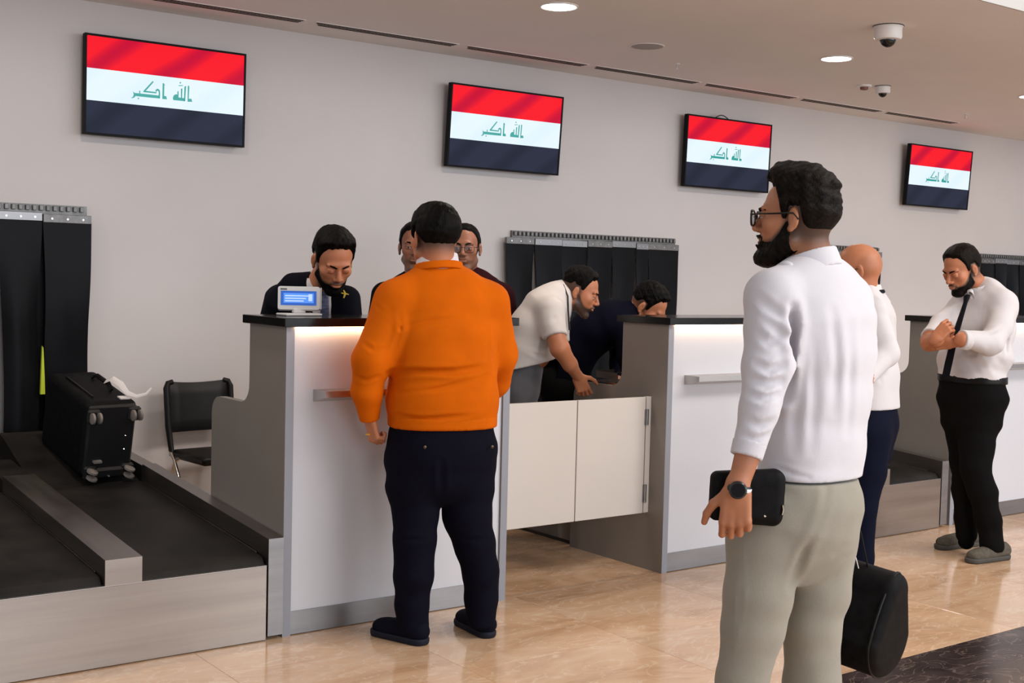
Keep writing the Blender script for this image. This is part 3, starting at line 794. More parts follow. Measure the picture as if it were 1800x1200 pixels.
def head_field(c, M, s, neck, nr=0.056, h=0.0038, chin=1.0, fat=0.0, ears=True, lids=False, mg=0.15):
    c = A3(c); loc = lambda p: c+M@(A3(p)*s)
    nb = A3(neck)
    lo = np.minimum(c-mg*s, nb-0.08); hi = np.maximum(c+mg*s, nb+0.08)
    f = Fld(lo, hi, h)
    E = lambda p, r, k=0.02, mode='u': f.ell(loc(p), A3(r)*s, M, k*s, mode)
    E((0, -0.014, 0.036), (0.075, 0.096, 0.087))
    E((0, -0.045, 0.020), (0.070, 0.062, 0.070), 0.02)
    E((0, 0.030, -0.030), (0.058+fat, 0.060, 0.074), 0.025)
    f.cap(loc((0.050+fat, 0.0, -0.058)), loc((0.018, 0.066, -0.100)), 0.020*s, 0.017*s, 0.02*s)
    f.cap(loc((-0.050-fat, 0.0, -0.058)), loc((-0.018, 0.066, -0.100)), 0.020*s, 0.017*s, 0.02*s)
    E((0, 0.070, -0.100), (0.024, 0.020, 0.018*chin), 0.015)
    E((0, 0.076, 0.030), (0.050, 0.014, 0.012), 0.016)
    for q in (1, -1):
        E((0.043*q, 0.056, -0.012), (0.020, 0.022, 0.020), 0.02)
        E((0.031*q, 0.095, 0.008), (0.016, 0.014, 0.011), 0.012, 's')
    f.cap(loc((0, 0.084, 0.018)), loc((0, 0.108, -0.020)), 0.008*s, 0.0115*s, 0.010*s)
    for q in (1, -1):
        E((0.013*q, 0.097, -0.026), (0.009, 0.011, 0.008), 0.007)
    E((0, 0.082, -0.055), (0.026, 0.016, 0.020), 0.012)
    E((0, 0.096, -0.0475), (0.021, 0.007, 0.0055), 0.006)
    E((0, 0.094, -0.0610), (0.019, 0.008, 0.0065), 0.006)
    f.cap(loc((-0.021, 0.098, -0.0545)), loc((0.021, 0.098, -0.0545)), 0.002*s, 0.002*s, 0.003*s, mode='s')
    for q in (1, -1):   # lids
        E((0.031*q, 0.0815, 0.0125), (0.0155, 0.0100, 0.0070), 0.004)
        E((0.031*q, 0.0800, 0.0000), (0.0145, 0.0095, 0.0045), 0.004)
        if lids: E((0.031*q, 0.0815, 0.006), (0.0140, 0.0105, 0.0090), 0.003)
        if not ears: continue
        # ears
        f.ell(loc((0.079*q, -0.012, -0.002)), A3((0.0070, 0.0165, 0.0285))*s, M@np.array([[math.cos(0.35), -math.sin(0.35)*q, 0], [math.sin(0.35)*q, math.cos(0.35), 0], [0, 0, 1]], np.float32), 0.006*s)
        E((0.088*q, -0.004, 0.002), (0.007, 0.008, 0.014), 0.004, 's')
        E((0.078*q, -0.004, -0.028), (0.006, 0.009, 0.009), 0.005)
    # neck
    f.cap(loc((0, -0.030, -0.045)), nb, nr*s*0.98, nr*1.06*s, 0.02*s)
    return f, loc
def local(V, c, M, s): return ((np.asarray(V, np.float32)-A3(c))@M)/s
HF = {}
def head_copy(c, M, s, h, key):
    """fresh copy of the bald head's distance field (no ears) to grow hair or beard from"""
    f, _ = head_field(c, M, s, A3(c)+M@A3((0, -0.04, -0.16))*s, nr=0.052, h=h, ears=False, mg=0.19, **key)
    return f
def hair_field(c, M, s, thick=0.010, top=0.014, seed=1, h=0.0036, amp=0.0022, fr=150, nape=-0.045, hl=0.0, fade=(-0.03, 0.05), quiff=0.0, low=0.25, back=0.0, fat=0.0):
    f = head_copy(c, M, s, h, dict(fat=fat)); c = A3(c)
    rg = np.random.RandomState(seed)
    ks = [(A3(rg.normal(size=3)*fr*(0.5+0.35*i)), rg.rand()*6, 1/(1+0.35*i)) for i in range(6)]
    wv = A3(rg.normal(size=3)*45)
    def g(G, D):
        q = (G-c)@M/s; x, y, z = np.abs(q[..., 0]), q[..., 1], q[..., 2]
        zb = np.interp(y, [-.12, -.055, -.036, -.028, .002, .009, .020, .030, .044, .060, .14], [nape, nape+.006, nape+.035, .028, .028, -.008, -.012, .038, .070+hl*.5, .086+hl, .090+hl]).astype(np.float32)
        zb = zb+0.012*smooth(y, .04, .06)*np.cos(x*60)*0.3
        wz = .022+.014*smooth(y, .01, .05)
        zb = zb+.014*smooth(x, .024, .052)*smooth(y, .030, .05)
        e = (z-zb)
        e = e+0.0035*np.sin(q@A3((310, 190, 40)))*np.sin(q@A3((90, 260, 150)))
        T = -0.0035+(thick+.0035)*smooth(e, -0.002, wz)*(low+(1-low)*smooth(z, fade[0], fade[1]))
        T = T+top*smooth(z, .045, .115)*smooth(e, 0, .03)
        T = T+quiff*smooth(z, .080, .115)*smooth(y, -.02, .05)*smooth(e, 0, .022)
        T = T+back*smooth(-y, .03, .09)*smooth(z, -.01, .05)
        T = np.where(T > 0, T*(1-.75*smooth(y, .060, .092)), T)
        n = 0
        w = 0.9*np.sin(q@wv)
        for k, ph, am in ks: n = n+am*np.sin(q@k+ph+w)
        n = n*0.35
        return np.where(e < -.012, np.maximum(D, .01), D-(T+amp*n*smooth(T, .001, .008))*s)
    f.all(g); return f
def eyes(parent, c, M, s, closed=False):
    c = A3(c)
    for q in (1, -1):
        p = c+M@(A3((0.031*q, 0.0790, 0.0065))*s)
        fw = Vector(tuple(float(v) for v in M[:, 1]))
        mb = MB()
        pr = [(0.0108*s*math.sin(a), -0.0108*s*math.cos(a)) for a in [0.05+i*(math.pi-0.1)/9 for i in range(10)]]
        mb.lathe(pr, tuple(float(v) for v in p), 14, fw)
        e = obj('eye', mb, M_eye, parent, True)
        mb = MB(); ip = p+M[:, 1]*0.0100*s - M[:, 2]*0.001*s
        mb.lathe([(0.0055*s, 0), (0.004*s, 0.0012*s), (0.001, 0.0016*s)], tuple(float(v) for v in ip), 12, fw)
        obj('iris', mb, M_iris, e, True)
def brows(parent, c, M, s, m=None, d=0.0):
    c = A3(c)
    for q in (1, -1):
        P = [(0.012*q, 0.093, 0.024), (0.024*q, 0.092, 0.030), (0.038*q, 0.083, 0.031), (0.050*q, 0.070, 0.024)]
        mb = MB(); mb.tube([tuple(float(v) for v in (c+M@(A3(p)*s))) for p in P], [(0.0022*s, 0.0034*s), (0.0028*s, 0.0046*s), (0.0026*s, 0.0038*s), (0.0012*s, 0.0018*s)], 8)
        obj('eyebrow', mb, m or M_hair, parent, True)
def beard_field(c, M, s, t=0.006, seed=3, h=0.0034, fat=0.0, top=-0.004, length=0.0, lip=True):
    f = head_copy(c, M, s, h, dict(fat=fat)); c = A3(c)
    rg = np.random.RandomState(seed); ks = [(A3(rg.normal(size=3)*(150+60*i)), rg.rand()*6) for i in range(5)]
    def g(G, D):
        q = (G-c)@M/s; x, y, z = np.abs(q[..., 0]), q[..., 1], q[..., 2]
        zt = np.interp(y, [-.01, .012, .030, .052, .068, .14], [top+.002, top-.004, top-.034, -.056, -.058, -.052]).astype(np.float32)
        zt = np.where((x < .030) & (y > .066), np.maximum(zt, -.036-.006*smooth(x, .012, .030)), zt)
        e = zt-z
        lips = np.sqrt((x/.020)**2+((z+.0548)/.0085)**2)-1.0
        e = np.where(y > .074, np.minimum(e, lips*.009), e)
        e = np.minimum(e, (y+.006)*1.0)
        e = np.minimum(e, z+.136)
        neck = smooth(-z, .085, .105)*smooth(-y, -.045, -.015)
        e = e-.03*neck+0.002*np.sin(q@A3((330, 210, 90)))*np.sin(q@A3((120, 280, 190)))
        T = -0.003+(.003+t*(.35+.65*smooth(y, .005, .045)))*smooth(e, 0.0, .011)
        T = T+length*smooth(y, .025, .07)*smooth(-z, .070, .100)*smooth(e, 0, .02)
        n = 0
        for k, ph in ks: n = n+np.sin(q@k+ph)
        return np.where(e < -.012, np.maximum(D, .01), D-(T+.0007*n*smooth(T, .0005, .004))*s)
    f.all(g)
    return f
def hand_field(w, d, n, s=1.0, curl=(20, 25, 30, 35), thumb=(0.6, 0.45), h=0.0032, left=True, spread=0.06, arm=None, ra=0.028, rel=None):
    """w wrist, d towards the knuckles, n normal of the back of the hand; left: the left hand, thumb side = d x n"""
    w = A3(w); d = unit(d); n = unit(A3(n)-d*float(A3(n)@d)); t = np.cross(d, n)*(1 if left else -1)  # t: towards the thumb
    L = lambda a, b, c_: w+(d*a+t*b+n*c_)*s
    R = 0.20*s
    cc = L(0.08, 0, -0.03); lo, hi = cc-0.135*s, cc+0.135*s
    if arm is not None: lo = np.minimum(lo, A3(arm)-0.05); hi = np.maximum(hi, A3(arm)+0.05)
    f = Fld(lo, hi, h)
    for b in (0.028, 0.010, -0.010, -0.027): f.cap(L(0.012, b*0.75, 0), L(0.086-0.008*abs(b-0.01)/0.03, b, 0.0), 0.0145*s, 0.0115*s, 0.010*s)
    f.cap(L(-0.01, 0.004, 0), L(0.03, 0.0, 0), 0.024*s, 0.018*s, 0.012*s, side=n, sq=0.8)
    fl = (0.080, 0.088, 0.082, 0.064)
    for i in range(4):
        b = (0.030, 0.0100, -0.0100, -0.0285)[i]; base = L(0.088-(0.0, 0.0, 0.004, 0.012)[i]*1.0, b, 0.001)
        a = 0.0; p = base; sp = (1.2, 0.35, -0.45, -1.3)[i]*spread
        for j, (q, rr) in enumerate(((0.48, (0.0092, 0.0084)), (0.30, (0.0084, 0.0078)), (0.22, (0.0078, 0.0062)))):
            a += math.radians(curl[i])*(0.9, 1.15, 0.8)[j]
            dv = d*math.cos(a)*math.cos(sp)+t*math.sin(sp)-n*math.sin(a)
            e = p+dv*fl[i]*q*s; f.cap(p, e, rr[0]*s, rr[1]*s, 0.004*s if j else 0.006*s); p = e
    # thumb
    p0 = L(0.018, 0.024, -0.008); th, ti = thumb
    v1 = unit(d*math.cos(th)+t*math.sin(th)-n*ti*0.6); p1 = p0+v1*0.042*s; v2 = unit(d*math.cos(th*0.6)+t*math.sin(th*0.6)-n*ti); p2 = p1+v2*0.032*s
    v3 = unit(d*math.cos(th*0.3)+t*math.sin(th*0.3)-n*ti*1.2); p3 = p2+v3*0.026*s
    f.cap(p0, p1, 0.015*s, 0.0115*s, 0.012*s); f.cap(p1, p2, 0.0112*s, 0.0098*s, 0.004*s); f.cap(p2, p3, 0.0098*s, 0.0078*s, 0.004*s)
    if arm is not None: f.cap(arm, L(0.0, 0, 0), ra, 0.0245*s, 0.015*s, side=n, sq=0.85)
    return f
def glasses(parent, c, M, s, heavy=True, name='glasses'):
    c = A3(c); tp = lambda p: tuple(float(v) for v in (c+M@(A3(p)*s)))
    r = 0.0029*s if heavy else 0.0013*s
    mb = MB()
    for q in (1, -1):
        P = []
        for i in range(25):
            a = 2*math.pi*i/24; ex = abs(math.cos(a))**0.7*np.sign(math.cos(a)); ez = abs(math.sin(a))**0.7*np.sign(math.sin(a))
            P.append(tp((0.034*q+0.0245*ex, 0.104-0.004*abs(ex)*(1 if ex*q > 0 else 0), 0.004+0.0195*ez)))
        mb.tube(P, r, 8)
    mb.tube([tp((0.010, 0.106, 0.010)), tp((0, 0.109, 0.012)), tp((-0.010, 0.106, 0.010))], r, 8)
    g = obj('glasses', mb, M_frame, parent, True)
    for q in (1, -1):
        t = MB(); t.tube([tp((0.058*q, 0.100, 0.012)), tp((0.072*q, 0.085, 0.012)), tp((0.079*q, 0.03, 0.012)), tp((0.082*q, -0.012, 0.012)), tp((0.083*q, -0.026, -0.004))], (0.0016*s, 0.0030*s) if heavy else (0.001*s, 0.0016*s), 8)
        obj('temple_arm', t, M_frame, g, True)
        l = MB(); l.lathe([(0.0215*s, 0), (0.0215*s, 0.0008*s)], tp((0.034*q, 0.103, 0.004)), 20, Vector(tuple(float(v) for v in M[:, 1])))
        obj('lens', l, M_glass, g, True)
    return g
def body_core(secs, side, limbs, h=0.014):
    """coarse continuous body under the clothes"""
    pts = [A3(s_[0]) for s_ in secs]+[A3(p) for l, r in limbs for p in l]
    lo = np.min(pts, 0)-0.2; hi = np.max(pts, 0)+0.2; lo[2] = max(lo[2], 0.0)
    f = Fld(lo, hi, h); f.loft(secs, side)
    for l, r in limbs: f.chain(l, r, 0.03)
    return f
def shoe(parent, heel, toe, m_up, m_sole, w=0.048, hgt=0.075, s=1.0, soleh=0.028):
    heel, toe = A3(heel), A3(toe); heel[2] = toe[2] = 0
    d = unit(toe-heel); L = float(np.linalg.norm(toe-heel)); sd = np.cross(d, UP)
    at = lambda a, z, b=0: heel+d*(a*L)+UP*z+sd*b
    f = Fld(np.minimum(heel, toe)-0.09, np.maximum(heel, toe)+A3((0.09, 0.09, 0.19)), 0.0055)
    f.cap(at(0.15, 0.045), at(0.82, 0.038), w*0.80, w*0.86, 0.02, side=UP, sq=0.75)
    f.cap(at(0.12, 0.06), at(0.22, hgt+0.01), w*0.72, w*0.70, 0.03)
    f.cap(at(0.25, hgt*0.9), at(0.70, 0.045), w*0.66, w*0.70, 0.03, side=UP, sq=0.85)
    f.cut(at(0, soleh*0.8), (0, 0, -1)); f.cut(at(0, hgt+0.022), (0, 0, 1))
    up = fobj('shoe', f, m_up, parent)
    g = Fld(np.minimum(heel, toe)-0.09, np.maximum(heel, toe)+A3((0.09, 0.09, 0.08)), 0.0055)
    g.cap(at(0.13, 0.018), at(0.84, 0.018), w*0.84, w*0.93, 0.0)
    g.cut(at(0, 0.001), (0, 0, -1)); g.cut(at(0, soleh), (0, 0, 1))
    fobj('sole', g, m_sole, up)
    return up
def bbox_of(pts, m): P = np.array([A3(p) for p in pts]); return P.min(0)-m, P.max(0)+m
def mid(a, b, t=0.5): a, b = A3(a), A3(b); return a+(b-a)*t
def stub_fn(c, M, s, nape=True, beard=0.0, crown=0.0, lo=-0.05):
    def fn(V):
        q = local(V, c, M, s); x, y, z = np.abs(q[:, 0]), q[:, 1], q[:, 2]
        o = np.zeros(len(V), np.float32)
        if nape:   # faded sides and nape below the hair
            a = smooth(z, lo-0.03, lo+0.035)*smooth(-y, -0.030, 0.0)*(z < 0.07)*0.9
            a = a*(1-np.exp(-(((y+0.010)/0.020)**2+((z)/0.030)**2))*0.0)
            ear = (x > 0.0765) & (y > -0.035) & (y < 0.02) & (z < 0.035)
            o = np.maximum(o, np.where(ear, 0, a))
        if beard:
            zt = np.interp(y, [-.01, .012, .030, .052, .068, .14], [.012, .0, -.026, -.048, -.054, -.050])
            zt = np.where((x < .028) & (y > .066), -.034-.010*smooth(x, .012, .028), zt)
            b = smooth(zt-z, -.006, .012)*smooth(y, -.012, 0.012)*(z > -0.135)*beard
            lips = np.sqrt((x/.020)**2+((z+0.0548)/.0090)**2)
            o = np.maximum(o, np.where(y > .074, b*smooth(lips, .9, 1.15), b))
        o = np.where((q*q).sum(1) < .0196, o, 0)
        if crown:
            cc = smooth(z, -0.05, 0.01)*smooth(-y, -0.02, 0.02)*smooth(-z, -0.085, -0.05)*crown
            ear = (x > 0.0765) & (y > -0.035) & (y < 0.02) & (z < 0.035)
            o = np.maximum(o, np.where(ear, 0, cc))
        return o
    return fn
R_, F_, U_ = RH, FH, UP
def V3(*a): return A3(a)
def combo(r, f, u=0.0): return unit(R_*r+F_*f+U_*u)
def ring(f, c, ax, r, sq, side, hgt, th, k=0.004):
    """collar band: a short tube round the neck"""
    c = A3(c); ax = unit(ax); sd = unit(side); fw = np.cross(ax, sd)
    def fn(P):
        q = P-c; z = q@ax; x = q@sd; y = (q@fw)
        rad = np.sqrt((x/sq)**2+y**2); d = np.abs(rad-(r-0.12*z))-th; return np.maximum(d, np.abs(z)-hgt)
    f.op(fn, c-r*sq-hgt-0.02, c+r*sq+hgt+0.02, k); return f
def wedge(f, o, fw, sd, dn, wt, wb, ln, grow_top=0.0):
    """keep only the front part inside a V that starts at o and runs down dn"""
    o = A3(o); fw, sd, dn = unit(fw), unit(sd), unit(dn)
    def g(G, D):
        q = G-o; t = (q@dn)/ln; x = np.abs(q@sd); w = wt+(wb-wt)*np.clip(t, 0, 1)
        return np.maximum.reduce([D, (x-w), (t-1)*ln, -(q@dn)-grow_top, -(q@fw)])
    f.all(g); return f

# ============ the man in the orange jumper
def orange_man():
    bp = (2.770, 4.216, 0.000)
    t = thing('person', 'man from behind in an orange jumper and dark navy trousers at the nearest counter', 'person', (bp[0], bp[1], 0))
    sd = combo(.94, .34); fw = combo(-.34, .94)
    M = axes(combo(-.50, .86, -.06)); hc = (2.779, 4.306, 1.641); s = 1.08
    secs = [((2.793, 4.289, 1.534), .070, .064), ((2.795, 4.286, 1.497), .092, .078), ((2.801, 4.277, 1.444), .165, .095), ((2.806, 4.268, 1.363), .205, .125), ((2.806, 4.260, 1.235), .215, .150), ((2.805, 4.252, 1.107), .215, .165), ((2.802, 4.247, 0.991), .226, .172), ((2.800, 4.240, 0.870), .222, .168)]
    la = [(2.623, 4.330, 1.381), (2.504, 4.316, 1.151), (2.498, 4.337, 1.022), (2.526, 4.359, 0.906)]; ra_ = [(3.012, 4.241, 1.379), (3.071, 4.233, 1.169), (3.097, 4.293, 1.043), (3.101, 4.372, 0.963)]
    core = body_core([(c_, w*.88, d*.88) for c_, w, d in secs[2:]]+[((2.799, 4.234, 0.759), .18, .14)], sd, [(la, [.07, .058, .048, .03]), (ra_, [.07, .058, .045, .03]),
            ([(2.695, 4.286, 0.759), (2.697, 4.268, 0.520), (2.683, 4.252, 0.110)], [.085, .065, .040]), ([(2.909, 4.214, 0.754), (2.910, 4.197, 0.512), (2.957, 4.162, 0.116)], [.085, .065, .040])])
    hf, _ = head_field(hc, M, s, (2.796, 4.284, 1.497), nr=.066, fat=.008)
    hd = hand_field((2.528, 4.357, 0.904), combo(.22, .05, -1), combo(-.75, -.60, 0), .95, curl=(62, 68, 72, 74), thumb=(.7, .9), left=True, arm=(2.518, 4.355, 0.941), ra=.03)
    h2 = hand_field((3.109, 4.391, 0.956), combo(-.9, .35, -.2), combo(.3, .1, 1), .95, curl=(20, 20, 25, 30), left=False, arm=(3.094, 4.329, 0.996), ra=.03)
    fobj('body', [core, hf, hd, h2], SK_B, t, attr=stub_fn(hc, M, s, lo=-.055))
    lo, hi = bbox_of([c_ for c_, _, _ in secs[1:]]+la+ra_, .20); lo[2] = A3(secs[-1][0])[2]-.05; hi[2] -= .08
    f = Fld(lo, hi, .0065)
    f.loft(secs, sd, .03)
    f.chain(la, [.086, .076, .061, .040], .045); f.chain(ra_, [.086, .079, .060, .042], .045)
    f.cap((2.716, 4.315, 1.442), (2.623, 4.330, 1.381), .062, .080, .05); f.cap((2.893, 4.259, 1.446), (3.012, 4.241, 1.379), .062, .080, .05)
    f.folds(.0042, [((6, 4, 42), .8), ((-14, 10, 30), .6), ((22, -10, 60), .35)], 4)
    for pts, dp, w_ in ((CR[0], .007, .011), (CR[1], .016, .013), (CR[2], .008, .010), (CR[3], .016, .013), (CR[4], .010, .010), (CR[5], .012, .012), (CR[6], .004, .009), (CR[7], .006, .009), (CR[8], .006, .009)):
        f.crease(pts, dp, w_)
    f.cut((2.707, 4.098, 0.880), (0, 0, -1)); d_ = unit(A3(la[3])-A3(la[2])); f.cut(la[3], d_, la[3], .07)
    d_ = unit(A3(ra_[3])-A3(ra_[2])); f.cut(ra_[3], d_, ra_[3], .07)
    sw = fobj('jumper', f, M_orange, t)
    g = Fld(A3((2.797, 4.286, 1.537))-.13, A3((2.797, 4.286, 1.537))+.13, .0045)
    ring(g, (2.795, 4.287, 1.523), combo(-.10, .18, 1), .0875, 1.08, sd, .016, .0065); fobj('collar', g, M_orange, sw)
    g = Fld(A3((2.795, 4.289, 1.548))-.12, A3((2.795, 4.289, 1.548))+.12, .0045)
    ring(g, (2.791, 4.291, 1.551), combo(-.12, .20, 1), .0785, 1.06, sd, .024, .004); fobj('undershirt_collar', g, M_wshirt, t, 'white shirt collar')
    # ribbed hem and cuff
    g = Fld(A3((2.800, 4.241, 0.879))-.30, A3((2.800, 4.241, 0.879))+.30, .0065); g.loft([((2.801, 4.243, 0.921), .226, .172), ((2.800, 4.238, 0.828), .222, .170)], sd)
    g.cut((2.707, 4.101, 0.925), (0, 0, 1)); g.cut((2.707, 4.098, 0.878), (0, 0, -1)); fobj('hem_band', g, M_orange, sw)
    # trousers
    L = [(2.695, 4.286, 0.759), (2.693, 4.279, 0.631), (2.697, 4.268, 0.520), (2.687, 4.256, 0.414), (2.682, 4.251, 0.275), (2.680, 4.257, 0.152), (2.683, 4.249, 0.069)]
    Q = [(2.909, 4.214, 0.754), (2.908, 4.206, 0.625), (2.905, 4.201, 0.507), (2.928, 4.176, 0.391), (2.953, 4.162, 0.272), (2.959, 4.163, 0.163), (2.958, 4.157, 0.064)]
    lo, hi = bbox_of(L+Q+[(2.800, 4.241, 0.886)], .24); lo[2] = .03
    f = Fld(lo, hi, .0075)
    f.loft([((2.800, 4.241, 0.893), .212, .160), ((2.803, 4.245, 0.780), .218, .168), ((2.800, 4.241, 0.699), .205, .150)], sd)
    f.chain(L, [.118, .112, .092, .086, .080, .067, .066], .03); f.chain(Q, [.118, .108, .100, .084, .074, .068, .060], .03)
    f.crease([(2.696, 4.085, 0.758), (2.711, 4.103, 0.622)], .012, .014)
    f.folds(.0060, [((8, 6, 60), .7), ((-20, 12, 45), .5)], 9)
    for c_ in ((2.641, 4.192, 0.431), (2.884, 4.098, 0.422)): f.crease([A3(c_)-R_*.06, A3(c_)+R_*.06+UP*.01], .007, .009)
    f.cut((2.804, 4.238, 0.887), (0, 0, 1)); f.cut((0, 0, .045), (0, 0, -1))
    tr = fobj('trousers', f, M_jeans, t)
    for (p) in ((2.647, 4.132, 0.814), (2.916, 4.051, 0.809)):
        obj('pocket_button', MB().lathe([(.007, -.006), (.007, .002), (.004, .004)], p, 12, Vector(tuple(map(float, -fw)))), mat('antique_brass', (.10, .075, .05), .4, 1.0), tr, True)
    fobj('hair', hair_field(hc, M, s, thick=.014, top=.006, seed=2, nape=-.040, amp=.0022, fade=(-.03, .03), back=.004, low=.45, fat=.008), M_hair, t)
    shoe(t, (2.699, 4.177, 0.000), (2.610, 4.439, -0.000), M_shoeb, M_sole, .052, .07)
    shoe(t, (2.977, 4.116, 0.000), (3.001, 4.378, 0.000), M_shoeb, M_sole, .050, .07)
    c_ = Vector(tuple(float(x) for x in (A3((2.506, 4.332, 0.850)))))
    mb = MB(); mb.tube([tuple(c_+Vector((math.cos(a)*.0115, math.sin(a)*.0115, 0))) for a in [i*math.pi/8 for i in range(17)]], .002, 6)
    obj('finger_ring', mb, M_gold, t, True)
CR = [
 [(2.589, 4.243, 1.279), (2.685, 4.155, 1.314), (2.802, 4.088, 1.326), (2.930, 4.049, 1.332)],
 [(2.553, 4.264, 1.099), (2.625, 4.180, 1.113), (2.752, 4.086, 1.114), (2.921, 4.044, 1.138)],
 [(2.578, 4.228, 1.024), (2.691, 4.114, 1.046), (2.833, 4.043, 1.082)],
 [(2.604, 4.274, 1.350), (2.607, 4.260, 1.271), (2.564, 4.284, 1.152)],
 [(2.543, 4.254, 0.937), (2.636, 4.147, 0.926), (2.783, 4.045, 0.938), (2.918, 4.009, 0.959)],
 [(2.962, 4.100, 1.323), (2.957, 4.097, 1.208), (2.952, 4.094, 1.115)],
 [(2.519, 4.319, 1.371), (2.571, 4.271, 1.316), (2.595, 4.244, 1.272)],
 [(2.440, 4.293, 1.226), (2.468, 4.246, 1.195), (2.518, 4.222, 1.202)],
 [(2.427, 4.319, 1.089), (2.463, 4.279, 1.073), (2.505, 4.262, 1.092)],
 [(2.613, 4.205, 1.172), (2.717, 4.118, 1.205), (2.864, 4.054, 1.221)],
 [(2.437, 4.307, 1.022), (2.476, 4.284, 1.000), (2.507, 4.268, 1.019)],
 [(2.977, 4.133, 1.229), (3.028, 4.131, 1.200), (3.084, 4.140, 1.213)],
]
orange_man()

# ============ the bearded man in white
def white_man():
    bp = (2.485, 2.143, 0.000)
    t = thing('person', 'bearded man in glasses, white shirt and grey-beige trousers, nearest the camera', 'person', (bp[0], bp[1], 0))
    sd = combo(.76, .65); fw = combo(-.65, .76)
    M = axes(combo(-.90, .44, -.02)); hc = (2.493, 2.152, 1.661); s = .96
    secs = [((2.527, 2.117, 1.528), .066, .058), ((2.527, 2.116, 1.498), .115, .080), ((2.528, 2.113, 1.463), .165, .098), ((2.534, 2.104, 1.401), .178, .112), ((2.537, 2.097, 1.321), .168, .112), ((2.532, 2.093, 1.204), .152, .108), ((2.520, 2.094, 1.087), .150, .108), ((2.510, 2.094, 0.985), .152, .112)]
    la = [(2.363, 2.110, 1.462), (2.341, 2.097, 1.388), (2.312, 2.074, 1.291), (2.275, 2.058, 1.190), (2.234, 2.056, 1.079)]
    ra_ = [(2.683, 2.135, 1.455), (2.717, 2.127, 1.346), (2.721, 2.127, 1.209), (2.702, 2.118, 1.050)]
    L = [(2.390, 2.116, 0.911), (2.380, 2.119, 0.847), (2.358, 2.114, 0.711), (2.347, 2.117, 0.633), (2.324, 2.126, 0.497), (2.307, 2.126, 0.317), (2.300, 2.119, 0.128)]
    Q = [(2.571, 2.105, 0.896), (2.575, 2.098, 0.829), (2.569, 2.094, 0.687), (2.556, 2.098, 0.607), (2.548, 2.094, 0.458), (2.548, 2.094, 0.262), (2.541, 2.087, 0.081)]
    core = body_core([(c_, w*.80, d*.80) for c_, w, d in secs[1:-1]], sd, [(la[:-1], [.035]*4), (ra_[:-1], [.035]*3), (L[:-1], [.045]*6), (Q[:-1], [.045]*6)])
    hf, _ = head_field(hc, M, s, (2.532, 2.113, 1.513), nr=.054, h=.0032)
    hd = hand_field((2.205, 2.054, 1.004), combo(-.02, .04, -1), combo(-.25, -.95, 0), 1.0, curl=(38, 40, 42, 46), thumb=(.85, .25), spread=.03, left=True, arm=(2.236, 2.054, 1.082), ra=.031, h=.0028)
    h2 = hand_field((2.702, 2.118, 1.042), combo(-.1, .1, -1), combo(.9, -.3, 0), .98, curl=(75, 78, 80, 80), thumb=(.6, 1.0), left=False, arm=(2.703, 2.119, 1.073), ra=.03)
    fobj('body', [core, hf, hd, h2], SK_A, t, attr=stub_fn(hc, M, s, beard=.9, lo=-.075))
    lo, hi = bbox_of([c_ for c_, _, _ in secs]+la+ra_, .13); lo[2] = A3((2.510, 2.094, 0.985))[2]-.03
    f = Fld(lo, hi, .0055)
    f.loft(secs, sd, .03)
    f.chain(la, [.060, .057, .053, .047, .037], .035); f.chain(ra_, [.057, .052, .046, .038], .035)
    f.cap((2.461, 2.115, 1.500), (2.366, 2.108, 1.465), .050, .060, .04); f.cap((2.596, 2.127, 1.502), (2.683, 2.135, 1.458), .048, .056, .04)
    f.folds(.0058, [((10, 8, 24), .6), ((34, -22, 9), .7), ((-20, 30, 40), .5)], 11)
    for pts, dp, w_ in CW: f.crease(pts, dp, w_)
    f.cut((2.423, 2.023, 1.007), (0, 0, -1)); d_ = unit(A3(la[4])-A3(la[3])+F_*.0); f.cut(la[4], d_, la[4], .06)
    d_ = unit(A3(ra_[3])-A3(ra_[2])); f.cut(ra_[3], d_, ra_[3], .06)
    sh = fobj('shirt', f, M_wshirt, t)
    g = Fld(A3((2.525, 2.121, 1.554))-.13, A3((2.525, 2.121, 1.554))+.13, .004)
    ring(g, (2.523, 2.122, 1.549), combo(-.30, .20, 1), .066, 1.06, sd, .025, .0065)
    g.cap((2.409, 2.106, 1.539), (2.382, 2.099, 1.505), .014, .006, .02, side=fw, sq=1.6)
    fobj('collar', g, M_wshirt, sh)
    g = Fld(A3(la[4])-.075, A3(la[4])+.075, .004); dd = unit(A3(la[4])-A3(la[3])); g.cap(A3(la[4])-dd*.045, A3(la[4])+dd*.03, .042, .0375, 0)
    g.cut(A3(la[4])+dd*.001, dd); g.cut(A3(la[4])-dd*.036, -dd); fobj('cuff', g, M_wshirt, sh)
    # trousers
    lo, hi = bbox_of(L+Q+[(2.510, 2.095, 0.992)], .19); lo[2] = .03
    f = Fld(lo, hi, .0075)
    f.loft([((2.511, 2.095, 1.007), .140, .105), ((2.503, 2.097, 0.941), .158, .128), ((2.487, 2.104, 0.875), .165, .128), ((2.479, 2.107, 0.831), .13, .11)], sd)
    f.chain(L, [.098, .094, .084, .077, .064, .060, .066], .03); f.chain(Q, [.088, .080, .078, .076, .073, .066, .070], .03)
    f.crease([(2.459, 1.997, 1.011), (2.439, 2.006, 0.933), (2.404, 2.014, 0.849), (2.380, 2.025, 0.750)], .012, .013)
    f.crease([(2.471, 2.028, 0.865), (2.501, 2.018, 0.853), (2.554, 2.018, 0.883)], .010, .009)
    f.crease([(2.452, 2.038, 0.803), (2.495, 2.020, 0.817), (2.571, 2.015, 0.838)], .007, .009)
    f.crease([(2.271, 2.103, 0.883), (2.264, 2.086, 0.738), (2.248, 2.087, 0.585)], .006, .006)
    f.folds(.0065, [((26, -18, 14), .6), ((-16, 12, 30), .6)], 21)
